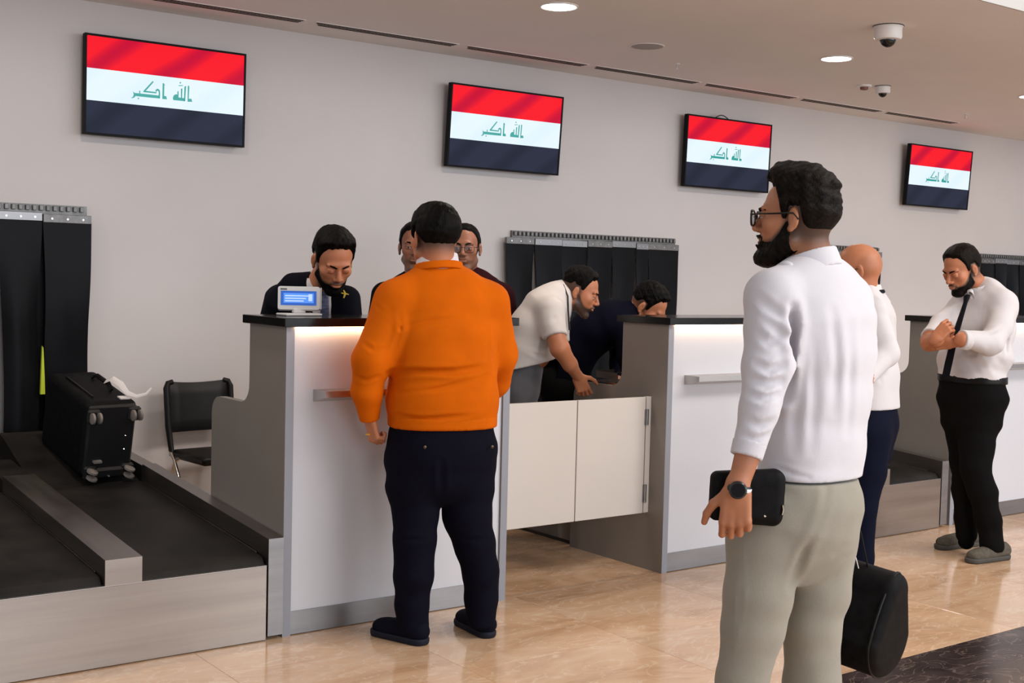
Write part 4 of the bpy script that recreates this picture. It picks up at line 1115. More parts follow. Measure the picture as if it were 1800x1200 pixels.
    f.cut((2.511, 2.095, 1.002), (0, 0, 1)); f.cut((0, 0, .04), (0, 0, -1))
    fobj('trousers', f, M_beige, t)
    hr = hair_field(hc, M, s, thick=.012, top=.018, seed=5, nape=-.060, amp=.0040, fr=120, h=.0030, fade=(-.055, .035), quiff=.012, back=-.004, low=.05)
    fobj('hair', hr, M_hairb, t)
    fobj('beard', beard_field(hc, M, s, t=.008, seed=6, length=.012, top=.000, h=.0030), M_hairb, t)
    eyes(t, hc, M, s); brows(t, hc, M, s, M_hairb); glasses(t, hc, M, s*1.05, True)
    shoe(t, (2.409, 2.193, 0.000), (2.416, 2.434, 0.000), M_shoek, M_sole, .048); shoe(t, (2.586, 2.095, 0.000), (2.660, 2.362, 0.000), M_shoek, M_sole, .048)
    # wrist watch
    wc = Vector((2.208, 2.054, 1.005)); ax = Vector(tuple(map(float, combo(-.16, .03, -1)))); u = Vector(tuple(map(float, R_))); w_ = ax.cross(u).normalized(); u = w_.cross(ax)
    r = thing('wristwatch', 'black wristwatch with a pale band end on the wrist of the bearded man', 'watch', tuple(wc))
    obj('watch_band', MB().tube([tuple(wc+u*math.cos(a)*.0285+w_*math.sin(a)*.0265) for a in [i*2*math.pi/28 for i in range(29)]], (.0095, .0028), 8, flat=ax), M_rubber, r, True)
    a0 = math.pi*.56
    fc = wc+u*math.cos(a0)*.030+w_*math.sin(a0)*.028; nn = (fc-wc).normalized()
    obj('watch_case', MB().lathe([(.0205, -.004), (.0215, 0), (.0215, .006), (.0185, .009)], tuple(fc), 24, nn), M_plasticb, r, True)
    obj('watch_face', MB().lathe([(.0165, .0085), (.0165, .0098)], tuple(fc), 24, nn), mat('watch_glass', (.006, .006, .008), .25, spec=.2), r, True)
    obj('band_stripe', MB().tube([tuple(wc+u*math.cos(a)*.0315+w_*math.sin(a)*.0295) for a in [math.pi*.06+i*math.pi*.28/8 for i in range(9)]], (.0045, .0012), 8, flat=ax), M_plasticw, r, True)
CW = [
 ([(2.372, 2.058, 1.438), (2.371, 2.050, 1.394), (2.370, 2.058, 1.316), (2.365, 2.055, 1.214)], 0.0340, 0.0149),
 ([(2.253, 2.050, 1.301), (2.273, 2.028, 1.289), (2.309, 2.015, 1.303)], 0.0102, 0.0095), ([(2.240, 2.051, 1.263), (2.261, 2.028, 1.254), (2.302, 2.017, 1.264)], 0.0102, 0.0095),
 ([(2.228, 2.045, 1.227), (2.248, 2.024, 1.219), (2.288, 2.013, 1.229)], 0.0085, 0.0081), ([(2.274, 2.048, 1.411), (2.307, 2.021, 1.378), (2.339, 2.021, 1.357)], 0.0102, 0.0108),
 ([(2.465, 2.007, 1.433), (2.479, 2.001, 1.300), (2.473, 1.998, 1.187)], 0.0068, 0.0135), ([(2.650, 2.068, 1.410), (2.651, 2.060, 1.292), (2.638, 2.062, 1.173)], 0.0204, 0.0135),
 ([(2.336, 2.077, 1.044), (2.415, 2.017, 1.021), (2.543, 1.998, 1.031)], 0.0051, 0.0068),
 ([(2.387, 2.051, 1.411), (2.393, 2.040, 1.299), (2.387, 2.037, 1.187), (2.388, 2.042, 1.087)], .006, .014), ([(2.417, 2.026, 1.356), (2.421, 2.014, 1.216), (2.421, 2.018, 1.088)], .005, .014),
 ([(2.526, 2.011, 1.412), (2.530, 2.000, 1.284), (2.529, 2.002, 1.127)], .007, .014), ([(2.263, 2.054, 1.370), (2.281, 2.039, 1.354), (2.323, 2.034, 1.370)], .007, .010),
 ([(2.221, 2.040, 1.167), (2.239, 2.020, 1.157), (2.271, 2.010, 1.170)], .007, .009), ([(2.210, 2.046, 1.132), (2.228, 2.026, 1.122), (2.259, 2.016, 1.135)], .006, .008),
 ([(2.281, 2.084, 1.465), (2.306, 2.050, 1.431), (2.342, 2.035, 1.411)], .006, .012), ([(2.695, 2.090, 1.288), (2.718, 2.084, 1.273)], .008, .010), ([(2.683, 2.081, 1.214), (2.714, 2.082, 1.198)], .008, .010),
]
white_man()
# pouch held in his left hand
def pouch():
    c = A3((2.262, 2.084, 0.975)); X = combo(.97, .10, -.03); Z = unit(np.cross(X, combo(0, 1, 0))); Y = np.cross(Z, X); 
    t = thing('pouch', 'black zip pouch held in the left hand of the bearded man in white', 'pouch', tuple(float(v) for v in c))
    f = Fld(c-.16, c+.16, .0045)
    def fn(P):
        q = P-c; x, y, z = q@X, q@Y, q@Z
        b = np.stack([np.abs(x)-.070, np.abs(y)-.006, np.abs(z)-.043], -1)
        return np.sqrt((np.maximum(b, 0)**2).sum(-1))+np.minimum(b.max(-1), 0)-(.022+.006*np.clip(x/.08, -1, 1))
    f.op(fn, c-.13, c+.13, 0); f.rough(.0012, 60, 4); fobj('pouch_body', f, M_nylon, t)
    P = []
    for i in range(15):
        a = math.pi/2-math.pi*i/14
        P.append(tuple(float(v) for v in (c+X*(.070+.0285*math.cos(a))-Y*.004+Z*(.040*math.sin(a)+.028*math.sin(a)))))
    z = obj('zip', MB().tube(P, .0028, 8), M_zip, t, True)
    p = c+X*.088-Y*.030-Z*.012
    obj('zip_pull', MB().tube([tuple(float(v) for v in p), tuple(float(v) for v in (p-Z*.012+X*.002)), tuple(float(v) for v in (p-Z*.024))], (.0035, .0018), 8), M_zip, z, True)
    p = c+X*.046-Y*.030-Z*.040
    obj('snap', MB().lathe([(.005, 0), (.003, .0015)], tuple(float(v) for v in p), 10, Vector(tuple(map(float, -Y)))), M_zip, t, True)
pouch()
# duffel bag in his right hand
def duffel():
    c = A3((2.822, 2.210, 0.578)); X = combo(.74, -.66, -.12); Y = unit(np.cross(UP, X)); UPB = np.cross(X, Y)
    t = thing('duffel_bag', 'black rounded duffel bag hanging from the right hand of the bearded man', 'bag', tuple(float(v) for v in c))
    f = Fld(c-.30, c+.30, .0075)
    def fn(P):
        q = P-c; x, y, z = q@X, q@Y, q@UPB
        h = np.clip((z+.030)/.125, 0, 1); r = .112-.050*h
        zz = z+.030-h*.125
        d2 = np.sqrt(y*y+zz*zz)-r
        e = np.abs(x)-.155
        o = .028
        a = np.stack([d2+o, e+o], -1)
        return np.sqrt((np.maximum(a, 0)**2).sum(-1))+np.minimum(a.max(-1), 0)-o
    f.op(fn, c-.24, c+.24, 0)
    f.folds(.0035, [((20, 12, 16), .7), ((-26, 20, 10), .4)], 31)
    fobj('bag_body', f, M_nylon, t)
    # piping ring round the end cap
    P = []
    for i in range(33):
        a = 2*math.pi*i/32; y = math.sin(a); z = math.cos(a)
        k = .5+.5*z; rr = .112-.050*k
        P.append(tuple(float(v) for v in (c+X*.133+Y*(y*(.112-.044*max(0, z)))*.98+UPB*(-.030+(.125*max(0, z)**1.0 if z > 0 else 0)+rr*z))))
    obj('piping', MB().tube(P, .004, 8), M_vinyl, t, True)
    zp = obj('zip', MB().tube([tuple(float(v) for v in (c+X*(-.14+.028*i)+UPB*.142)) for i in range(11)], (.006, .002), 8), M_plasticb, t, True)
    for dz in (-.008, .008):
        p = c+X*(.133+dz)+UPB*.120-Y*.036
        obj('zip_pull', MB().tube([tuple(float(v) for v in p), tuple(float(v) for v in (p+X*.006-UPB*.010-Y*.006))], (.003, .0045), 8), M_silver, zp, True)
    hand = A3((2.730, 2.140, 0.942))
    for sgn in (-.055, .055):
        a = c+X*sgn+UPB*.13
        obj('carry_strap', MB().tube([tuple(float(v) for v in p) for p in (a, mid(a, hand, .5)+X*sgn*.12, hand+X*sgn*.05)], (.011, .0022), 8), M_nylon, t, True)
    obj('strap_clip', MB().tube([(2.728, 2.121, 0.809), (2.743, 2.119, 0.768), (2.758, 2.118, 0.731)], (.0035, .0015), 6), M_plasticw, t, True)
duffel()

# ============ the bald man
def bald_man():
    bp = (4.781, 3.645, 0.000)
    t = thing('person', 'bald man in glasses, white shirt and navy trousers, half hidden behind the bearded man', 'person', (bp[0], bp[1], 0))
    sd = combo(.55, .83); fw = combo(-.83, .55)
    M = axes(combo(-.97, .22, -.10)); hc = (4.577, 3.591, 1.553); s = 1.02
    secs = [((4.631, 3.570, 1.457), .07, .06), ((4.631, 3.568, 1.421), .13, .085), ((4.628, 3.566, 1.365), .185, .11), ((4.625, 3.560, 1.242), .19, .120), ((4.627, 3.549, 1.088), .185, .128), ((4.627, 3.538, 0.935), .180, .132)]
    la = [(4.510, 3.442, 1.369), (4.544, 3.393, 1.197), (4.340, 3.362, 1.082)]; ra_ = [(4.749, 3.701, 1.359), (4.777, 3.730, 1.177), (4.681, 3.728, 1.019)]
    L = [(4.542, 3.471, 0.844), (4.531, 3.467, 0.668), (4.501, 3.455, 0.520), (4.492, 3.446, 0.294), (4.484, 3.439, 0.093)]
    Q = [(4.697, 3.628, 0.817), (4.680, 3.629, 0.633), (4.647, 3.616, 0.454), (4.632, 3.614, 0.245), (4.626, 3.606, 0.062)]
    core = body_core([(c_, w*.80, d*.80) for c_, w, d in secs[1:-1]], sd, [(la, [.045]*3), (ra_, [.045]*3), (L[:-1], [.04]*4), (Q[:-1], [.04]*4)])
    hf, _ = head_field(hc, M, s, (4.627, 3.572, 1.447), nr=.058)
    hd = hand_field((4.332, 3.368, 1.077), combo(-.9, 0, -.2), combo(0, -1, .3), .9, curl=(30, 30, 35, 35), left=True)
    fobj('body', [core, hf, hd], SK_B, t, attr=stub_fn(hc, M, s, nape=False, crown=.12))
    lo, hi = bbox_of([c_ for c_, _, _ in secs]+la+ra_, .13); lo[2] = A3(secs[-1][0])[2]-.06
    f = Fld(lo, hi, .0068); f.loft(secs, sd, .03); f.chain(la, [.064, .056, .042], .035); f.chain(ra_, [.064, .056, .042], .035)
    f.folds(.009, [((12, 8, 26), .7), ((30, -20, 12), .7)], 14)
    f.crease([(4.522, 3.490, 1.297), (4.485, 3.409, 1.153), (4.534, 3.392, 1.073)], .008, .01)
    f.cut((4.559, 3.440, 0.948), (0, 0, -1)); f.cut(la[2], A3(la[2])-A3(la[1]), la[2], .06)
    sh = fobj('shirt', f, M_wshirt2, t)
    g = Fld(A3((4.629, 3.572, 1.467))-.11, A3((4.629, 3.572, 1.467))+.11, .005); ring(g, (4.629, 3.572, 1.467), combo(-.2, .1, 1), .064, 1.08, sd, .020, .005); fobj('collar', g, M_wshirt2, sh)
    g = Fld(A3((4.629, 3.571, 1.452))-.11, A3((4.629, 3.571, 1.452))+.11, .005); ring(g, (4.631, 3.569, 1.454), combo(-.2, .1, 1), .074, 1.06, sd, .008, .005); fobj('tie_band', g, M_tie, t)
    lo, hi = bbox_of(L+Q+[(4.609, 3.528, 0.949)], .17); lo[2] = .03
    f = Fld(lo, hi, .009); f.loft([((4.625, 3.542, 0.965), .168, .122), ((4.620, 3.539, 0.870), .172, .132), ((4.611, 3.539, 0.755), .150, .120)], sd)
    f.chain(L, [.105, .092, .068, .060, .058], .03); f.chain(Q, [.105, .092, .072, .062, .058], .03); f.folds(.003, [((10, 8, 50), 1)], 3)
    f.cut((4.609, 3.529, 0.967), (0, 0, 1)); f.cut((0, 0, .04), (0, 0, -1)); tr = fobj('trousers', f, M_navy, t)
    obj('pocket_button', MB().lathe([(.007, -.006), (.007, .003), (.003, .004)], (4.602, 3.420, 0.849), 12, Vector(tuple(map(float, -F_)))), M_silver, tr, True)
    eyes(t, hc, M, s); brows(t, hc, M, s); glasses(t, hc, M, s, False)
    shoe(t, (4.704, 3.575, 0.000), (4.706, 3.835, 0.000), M_shoek, M_sole); shoe(t, (4.832, 3.734, 0.000), (4.845, 4.004, 0.000), M_shoek, M_sole)
bald_man()

# ============ the man with crossed arms
def crossed_man():
    bp = (6.267, 4.053, 0.000)
    t = thing('person', 'man with crossed arms looking down, in white shirt, black tie and taupe shoes', 'person', (bp[0], bp[1], 0))
    sd = combo(-.50, .86); fw = combo(-.86, -.50)
    M = axes(combo(-.80, -.40, -.42)); hc = (6.108, 4.079, 1.589); s = 1.07
    secs = [((6.235, 4.041, 1.497), .068, .060), ((6.240, 4.035, 1.453), .13, .085), ((6.226, 4.016, 1.393), .195, .115), ((6.198, 4.016, 1.260), .205, .135), ((6.160, 4.008, 1.103), .200, .140), ((6.149, 4.010, 0.996), .195, .140)]
    la = [(6.178, 3.864, 1.383), (6.092, 3.822, 1.286), (5.977, 3.802, 1.203), (5.808, 3.854, 1.220)]
    ra_ = [(6.191, 4.152, 1.356), (6.016, 4.128, 1.287), (5.863, 4.087, 1.222)]
    L = [(6.170, 4.082, 0.810), (6.178, 4.065, 0.652), (6.164, 4.042, 0.512), (6.179, 4.044, 0.350), (6.200, 4.044, 0.197), (6.202, 4.037, 0.114)]
    Q = [(6.135, 3.946, 0.810), (6.114, 3.939, 0.655), (6.087, 3.925, 0.517), (6.115, 3.894, 0.378), (6.157, 3.879, 0.229), (6.191, 3.869, 0.082)]
    core = body_core([(c_, w*.80, d*.80) for c_, w, d in secs[1:-1]], sd, [(la, [.045]*4), (ra_, [.045]*3), (L, [.04]*6), (Q, [.04]*6)])
    hf, _ = head_field(hc, M, s, (6.238, 4.038, 1.475), nr=.058, lids=True)
    hd = hand_field((5.729, 3.962, 1.218), combo(.62, -.05, .78), combo(-.55, -.80, .35), 1.02, curl=(48, 56, 62, 66), thumb=(.4, .9), left=False, arm=(5.789, 4.041, 1.191), ra=.046)
    fa_ = Fld(*bbox_of([(5.840, 4.077, 1.192), (5.770, 3.954, 1.193)], .09), .005); fa_.cap((5.855, 4.091, 1.197), (5.751, 3.970, 1.211), .048, .040, 0); fa_.cap((5.786, 4.017, 1.190), (5.847, 3.948, 1.205), .036, .036, .03)
    h2 = hand_field((5.794, 3.912, 1.196), combo(-.9, .35, -.05), combo(-.2, -.9, -.35), .9, curl=(50, 55, 58, 60), left=True, arm=(5.812, 3.850, 1.217), ra=.036)
    fobj('body', [core, hf, hd, h2, fa_], SK_B, t, attr=stub_fn(hc, M, s, beard=.95, lo=-.05))
    lo, hi = bbox_of([c_ for c_, _, _ in secs]+la+ra_, .14); lo[2] = A3(secs[-1][0])[2]-.05
    f = Fld(lo, hi, .0068); f.loft(secs, sd, .03); f.chain(la, [.072, .066, .066, .048], .035); f.chain(ra_, [.066, .060, .050], .035)
    f.cap((6.220, 3.964, 1.476), (6.179, 3.864, 1.392), .060, .070, .04)
    f.folds(.0080, [((12, 8, 34), .7), ((24, -20, 22), .6)], 17)
    f.crease([(6.034, 3.765, 1.289), (5.914, 3.765, 1.260), (5.821, 3.798, 1.273)], .005, .010)
    f.crease([(6.161, 3.821, 1.286), (6.154, 3.818, 1.178), (6.147, 3.843, 1.084)], .010, .012)
    f.crease([(5.954, 3.988, 1.124), (6.053, 3.916, 1.136), (6.158, 3.865, 1.169)], .008, .012)
    f.crease([(6.065, 3.902, 1.057), (6.102, 3.878, 1.113), (6.165, 3.852, 1.052)], .006, .010)
    f.cut((6.149, 4.010, 0.999), (0, 0, -1)); f.cut(la[3], A3(la[3])-A3(la[2]), la[3], .07); f.cut(ra_[2], A3(ra_[2])-A3(ra_[1]), ra_[2], .06)
    sh = fobj('shirt', f, M_wshirt2, t)
    for a, b, r in ((la[2], la[3], .053), (ra_[1], ra_[2], .054)):
        dd = unit(A3(b)-A3(a)); g = Fld(A3(b)-.1, A3(b)+.1, .005); g.cap(A3(b)-dd*.06, A3(b)+dd*.05, r, r*.97, 0); g.cut(A3(b)+dd*.008, dd); g.cut(A3(b)-dd*.035, -dd); fobj('rolled_cuff', g, M_wshirt2, sh)
    g = Fld(A3((6.210, 4.035, 1.494))-.13, A3((6.210, 4.035, 1.494))+.13, .005); ring(g, (6.198, 4.031, 1.497), combo(-.45, -.25, 1), .067, 1.08, sd, .024, .005)
    g.cap((6.094, 4.008, 1.474), (6.070, 3.972, 1.425), .012, .006, .02, side=sd, sq=1.8)
    fobj('collar', g, M_wshirt2, sh)
    tie = [(6.043, 3.994, 1.449), (6.013, 3.982, 1.412), (5.977, 3.980, 1.341), (5.947, 3.984, 1.263), (5.926, 3.993, 1.171), (5.917, 4.007, 1.077), (5.916, 4.021, 1.002)]
    obj('tie', MB().tube(tie, [(.020, .012), (.013, .008), (.017, .006), (.020, .006), (.023, .006), (.025, .006), (.024, .006)], 10, flat=tuple(map(float, sd))), M_tie, t, True)
    # belt and trousers
    g = Fld(A3((6.149, 4.010, 0.996))-.28, A3((6.149, 4.010, 0.996))+.28, .007); g.loft([((6.150, 4.012, 1.040), .197, .142), ((6.148, 4.007, 0.946), .197, .142)], sd)
    g.cut((6.149, 4.011, 1.012), (0, 0, 1)); g.cut((6.149, 4.008, 0.971), (0, 0, -1)); bl = fobj('belt', g, M_belt2, t)
    lo, hi = bbox_of(L+Q+[(6.149, 4.009, 0.983)], .22); lo[2] = .03
    f = Fld(lo, hi, .009); f.loft([((6.149, 4.010, 0.996), .190, .136), ((6.148, 4.003, 0.883), .198, .142), ((6.141, 4.001, 0.773), .165, .128)], sd)
    f.chain(L, [.108, .092, .075, .066, .060, .060], .03); f.chain(Q, [.112, .098, .080, .076, .066, .064], .03); f.folds(.0040, [((14, 10, 38), 1), ((30, -20, 14), .8)], 6)
    f.cut((6.149, 4.009, 0.977), (0, 0, 1)); f.cut((0, 0, .05), (0, 0, -1)); fobj('trousers', f, M_blackt, t)
    for q in (L[-1], Q[-1]):
        g = Fld(A3(q)-.14, A3(q)+.08, .006); g.cap(A3(q)+UP*.01, A3((q[0], q[1], .07)), .046, .044, 0); fobj('sock', g, M_blackt, t)
    fobj('hair', hair_field(hc, M, s, thick=.009, top=.007, seed=12, nape=-.030, low=.2), M_hairb, t)
    fobj('beard', beard_field(hc, M, s, t=.0016, seed=14), M_hairb, t)
    eyes(t, hc, M, s); brows(t, hc, M, s)
    shoe(t, (6.496, 4.143, 0.000), (6.142, 4.193, 0.000), M_shoeg, M_soleg, .050, .075); shoe(t, (6.313, 3.845, 0.000), (5.992, 3.892, 0.000), M_shoeg, M_soleg, .050, .075)
crossed_man()

# ============ the man in the pale T-shirt leaning over
def tee_man():
    t = thing('person', 'stout man in a pale grey T-shirt leaning forward with his hand on the counter side', 'person', (3.86, 5.66, 0))
    sd = combo(-.15, -.98); fw = combo(.98, -.15)
    M = axes(combo(.90, -.18, -.36)); hc = (4.333, 5.234, 1.416); s = 1.03
    secs = [((4.276, 5.301, 1.414), .075, .068), ((4.241, 5.324, 1.373), .15, .100), ((4.200, 5.351, 1.316), .200, .130), ((4.152, 5.380, 1.206), .200, .148), ((4.123, 5.394, 1.096), .190, .150), ((4.104, 5.401, 0.994), .180, .140)]
    ra_ = [(4.091, 5.183, 1.321), (4.080, 5.119, 1.183)]; la = [(4.370, 5.472, 1.276), (4.373, 5.460, 1.136)]
    fa = [(4.083, 5.118, 1.183), (4.096, 5.103, 1.124), (4.170, 5.105, 1.038), (4.242, 5.123, 0.968)]
    legs = [([(4.030, 5.348, 0.870), (4.026, 5.332, 0.595), (4.046, 5.335, 0.283)], [.06, .05, .05]), ([(4.132, 5.520, 0.851), (4.146, 5.528, 0.563), (4.135, 5.516, 0.246)], [.06, .05, .05])]
    core = body_core([(c_, w*.80, d*.80) for c_, w, d in secs[1:-1]], sd, [(ra_, [.05, .045]), (la, [.05, .045])]+legs)
    arm = Fld(*bbox_of(fa, .09), .0045); arm.chain(fa, [.050, .050, .038, .027], .02)
    hf, _ = head_field(hc, M, s, (4.266, 5.306, 1.383), nr=.066, fat=.010)
    hd = hand_field((4.242, 5.123, 0.968), combo(.35, .30, -.75), combo(-.25, -.75, .65), 1.0, curl=(24, 28, 32, 36), thumb=(.95, .1), left=False, arm=(4.203, 5.116, 1.006), ra=.031)
    fobj('body', [core, arm, hf, hd], SK_B, t, attr=stub_fn(hc, M, s, beard=.95, lo=-.03))
    lo, hi = bbox_of([c_ for c_, _, _ in secs]+la+ra_, .14); lo[2] = A3(secs[-1][0])[2]-.05
    f = Fld(lo, hi, .0068); f.loft(secs, sd, .03); f.chain(ra_, [.074, .066], .04); f.chain(la, [.070, .062], .04)
    f.folds(.0075, [((14, 8, 34), .6), ((-20, 20, 24), .6)], 23)
    f.crease([(4.058, 5.105, 1.280), (4.065, 5.193, 1.185), (4.069, 5.233, 1.077)], .010, .014); f.crease([(4.081, 5.198, 1.064), (4.021, 5.270, 1.097), (3.989, 5.319, 1.112)], .007, .012)
    d_ = unit(A3(ra_[1])-A3(ra_[0])); f.cut(ra_[1], d_, ra_[1], .08); d_ = unit(A3(la[1])-A3(la[0])); f.cut(la[1], d_, la[1], .08)
    f.cut((4.056, 5.313, 1.020), combo(.25, 0, -1)); fobj('t_shirt', f, M_tee, t)
    g = Fld(*bbox_of(legs[0][0]+legs[1][0]+[(4.104, 5.402, 1.018)], .2), .009); g.loft([((4.092, 5.411, 1.018), .165, .110), ((4.087, 5.429, 0.861), .165, .105)], sd); g.chain(legs[0][0], [.095, .08, .07], .03); g.chain(legs[1][0], [.095, .08, .07], .03)
    g.folds(.004, [((10, 8, 40), 1)], 8); fobj('jeans', g, M_gjeans, t)
    shoe(t, (4.650, 6.139, 0.000), (4.813, 6.089, 0.000), M_shoek, M_sole); shoe(t, (4.742, 6.323, 0.000), (4.904, 6.277, 0.000), M_shoek, M_sole)
    fobj('hair', hair_field(hc, M, s, thick=.008, top=.012, seed=22, nape=.010, amp=.003, low=.1, fade=(.0, .07), fat=.010), M_hair, t)
    eyes(t, hc, M, s); brows(t, hc, M, s)
    obj('lanyard', MB().tube([(4.222, 5.245, 1.458), (4.203, 5.180, 1.398), (4.204, 5.174, 1.322), (4.208, 5.164, 1.216)], (.005, .0015), 6), M_plasticb, t, True)
tee_man()

# ============ men in suits
def suit_man(label, hc, M, s, nb, secs, la, ra_, low, fwv, sdv, msuit, sk, seed, pin=None, tie=M_tie, vtop=None, bearded=False, spec=False, vlen=.20, vw=.062, hairk=None, fat=0, tilt=(0, 0, 1)):
    b = low[0]
    t = thing('person', label, 'person', (b[0], b[1], 0))
    legs = [([A3(low[0]), A3(low[0])*A3((1, 1, .5)), A3((low[0][0], low[0][1], .12))], [.10, .07, .05]), ([A3(low[1]), A3(low[1])*A3((1, 1, .5)), A3((low[1][0], low[1][1], .12))], [.10, .07, .05])]
    core = body_core([(c_, w*.80, d*.80) for c_, w, d in secs[1:-1]], sdv, [(la, [.05]*len(la)), (ra_, [.05]*len(ra_))]+legs)
    hf, _ = head_field(hc, M, s, nb, nr=.058, fat=fat, lids=bearded)
    h1 = hand_field(la[-1], A3(la[-1])-A3(la[-2]), -A3(F_)+UP*.4, .95, curl=(25, 28, 30, 34), left=True); h2 = hand_field(ra_[-1], A3(ra_[-1])-A3(ra_[-2]), -A3(F_)+UP*.4, .95, curl=(25, 28, 30, 34), left=False)
    fobj('body', [core, hf, h1, h2], sk, t, attr=stub_fn(hc, M, s, beard=.95 if bearded else .5, lo=-.04))
    lo, hi = bbox_of([c_ for c_, _, _ in secs]+list(la)+list(ra_), .14); lo[2] = A3(secs[-1][0])[2]-.05
    f = Fld(lo, hi, .0072); f.loft(secs, sdv, .03)
    for q in (la, ra_): f.chain(q, [.070, .062, .055, .044][:len(q)], .04)
    f.folds(.003, [((14, 8, 34), .6), ((-20, 20, 24), .6)], seed)
    for q in (la, ra_): f.cut(q[-1], A3(q[-1])-A3(q[-2]), q[-1], .06)
    f.cut(secs[-1][0], (0, 0, -1)); jk = fobj('jacket', f, msuit, t)
    o = A3(vtop); dn = -unit(A3(secs[1][0])-A3(secs[3][0]))
    g = Fld(lo, hi, .006); g.loft([(c_, w+.010, d+.010) for c_, w, d in secs], sdv, .03); wedge(g, o, fwv, sdv, dn, vw, .006, vlen, .03); fobj('shirt_front', g, M_wshirt2, t)
    g = Fld(lo, hi, .006); g.loft([(c_, w+.017, d+.017) for c_, w, d in secs], sdv, .03); wedge(g, o+dn*.012, fwv, sdv, dn, .016, .026, vlen-.02, 0); fobj('tie', g, tie, t)
    g = Fld(A3(nb)-.12, A3(nb)+.12, .005); ring(g, nb, unit(A3(hc)-A3(nb)), .068, 1.05, sdv, .028, .005); fobj('shirt_collar', g, M_wshirt2, t)
    for sg in (1, -1):   # lapels
        a = o+unit(sdv)*sg*vw*1.05+A3(fwv)*.01; 
        e = o+dn*vlen+unit(sdv)*sg*.008
        g = Fld(*bbox_of([a, e], .19), .0065); g.loft([(c_, w+.012, d+.012) for c_, w, d in secs], sdv, .03)
        def lap(G, D, a=a, e=e, sg=sg):
            ab = e-a; L2 = float(ab@ab); q = G-a; h = np.clip((q@ab)/L2, 0, 1); x = (G-o)@unit(sdv)*sg-((a+ab*h[..., None]-o)@unit(sdv))*sg
            w_ = .045*(1-h)*(h > .0)+.004
            return np.maximum.reduce([D, x-w_, -x, -((G-o)@unit(fwv)), (q@ab)/math.sqrt(L2)-math.sqrt(L2), -(q@ab)/math.sqrt(L2)])
        g.all(lap); fobj('lapel', g, msuit, jk)
    lo2, hi2 = bbox_of([p for l, r in legs for p in l]+[secs[-1][0]], .2); lo2[2] = .05
    g = Fld(lo2, hi2, .012); g.loft([(A3(secs[-1][0])+UP*.03, .16, .12), (A3(secs[-1][0])-UP*.12, .16, .12)], sdv)
    for l, r in legs: g.chain(l, [.11, .09, .08], .03)
    fobj('trousers', g, msuit, t)
    for l, r in legs: p = l[-1]; shoe(t, (p[0], p[1], 0), tuple(A3((p[0], p[1], 0))+unit((fwv[0], fwv[1], 0))*.24), M_shoek, M_sole)
    hk = dict(thick=.010, top=.006, seed=seed, nape=-.02, fat=fat); hk.update(hairk or {})
    fobj('hair', hair_field(hc, M, s, **hk), M_hair, t)
    if bearded: fobj('beard', beard_field(hc, M, s, t=.0020, seed=seed+1), M_hair, t)
    eyes(t, hc, M, s); brows(t, hc, M, s)
    if spec: glasses(t, hc, M, s, False)
    if pin is not None:
        p = Vector(pin); q = MB(); u = Vector(tuple(map(float, R_))); w_ = Vector((0, 0, 1)); n = Vector(tuple(map(float, -F_)))
        q.prism([(-.018, .004), (.018, -.002), (.019, .001), (.006, .006), (-.002, .019), (-.007, .019), (-.002, .006), (-.016, .008)], tuple(p), u, w_, n, .003)
        q.prism([(-.002, .003), (-.006, -.017), (-.001, -.017), (.007, .001)], tuple(p), u, w_, n, .003)
        obj('aeroplane_pin', q, M_pin, t)
    return t
suit_man('bearded clerk in a dark suit with a yellow pin, bending over the counter', (2.689, 4.990, 1.544), axes(combo(.34, -.72, -.52), tilt=-.02), 1.10, (2.706, 5.144, 1.424),
    [((2.701, 5.172, 1.415), .085, .075), ((2.695, 5.200, 1.393), .150, .100), ((2.698, 5.220, 1.342), .205, .125), ((2.713, 5.252, 1.248), .210, .135), ((2.762, 5.340, 1.053), .190, .130), ((2.805, 5.417, 0.825), .180, .125)],
    [(2.798, 5.072, 1.366), (2.800, 5.013, 1.246), (2.688, 4.898, 1.087)], [(2.610, 5.361, 1.359), (2.556, 5.317, 1.219), (2.507, 5.094, 1.077)], [(2.871, 5.365, 0.772), (2.738, 5.463, 0.768)],
    combo(.15, -.98, -.15), combo(-.98, -.15), M_suit, SK_B, 41, pin=(2.733, 4.960, 1.397), tie=mat('striped_tie', (.02, .025, .07), .5, var=(.10, .12, .20), nscale=30, stretch=(1, 1, 3)), vtop=(2.706, 5.095, 1.438), bearded=True, vlen=.30, vw=.085, hairk=dict(thick=.009, top=.014, quiff=.008, hl=.004, amp=.003))
suit_man('clerk in a dark suit without glasses standing behind the orange jumper man', (3.775, 6.037, 1.641), axes(combo(.05, -.99, -.04)), 1.13, (3.802, 6.056, 1.477),
    [((3.812, 6.072, 1.470), .08, .07), ((3.815, 6.068, 1.438), .145, .09), ((3.817, 6.063, 1.386), .200, .115), ((3.815, 6.055, 1.240), .205, .125), ((3.812, 6.040, 0.979), .185, .125), ((3.809, 6.025, 0.719), .185, .125)],
    [(3.979, 5.943, 1.381), (4.000, 5.915, 1.196), (3.949, 5.866, 1.021), (3.841, 5.816, 0.931)], [(3.657, 6.181, 1.371), (3.626, 6.192, 1.185), (3.618, 6.159, 0.975), (3.625, 6.071, 0.852)], [(3.860, 5.983, 0.655), (3.756, 6.060, 0.652)],
    combo(.0, -1, 0), combo(-1, 0), M_suit, SK_C, 51, vtop=(3.770, 6.004, 1.461), hairk=dict(thick=.008, top=.006, low=.2))
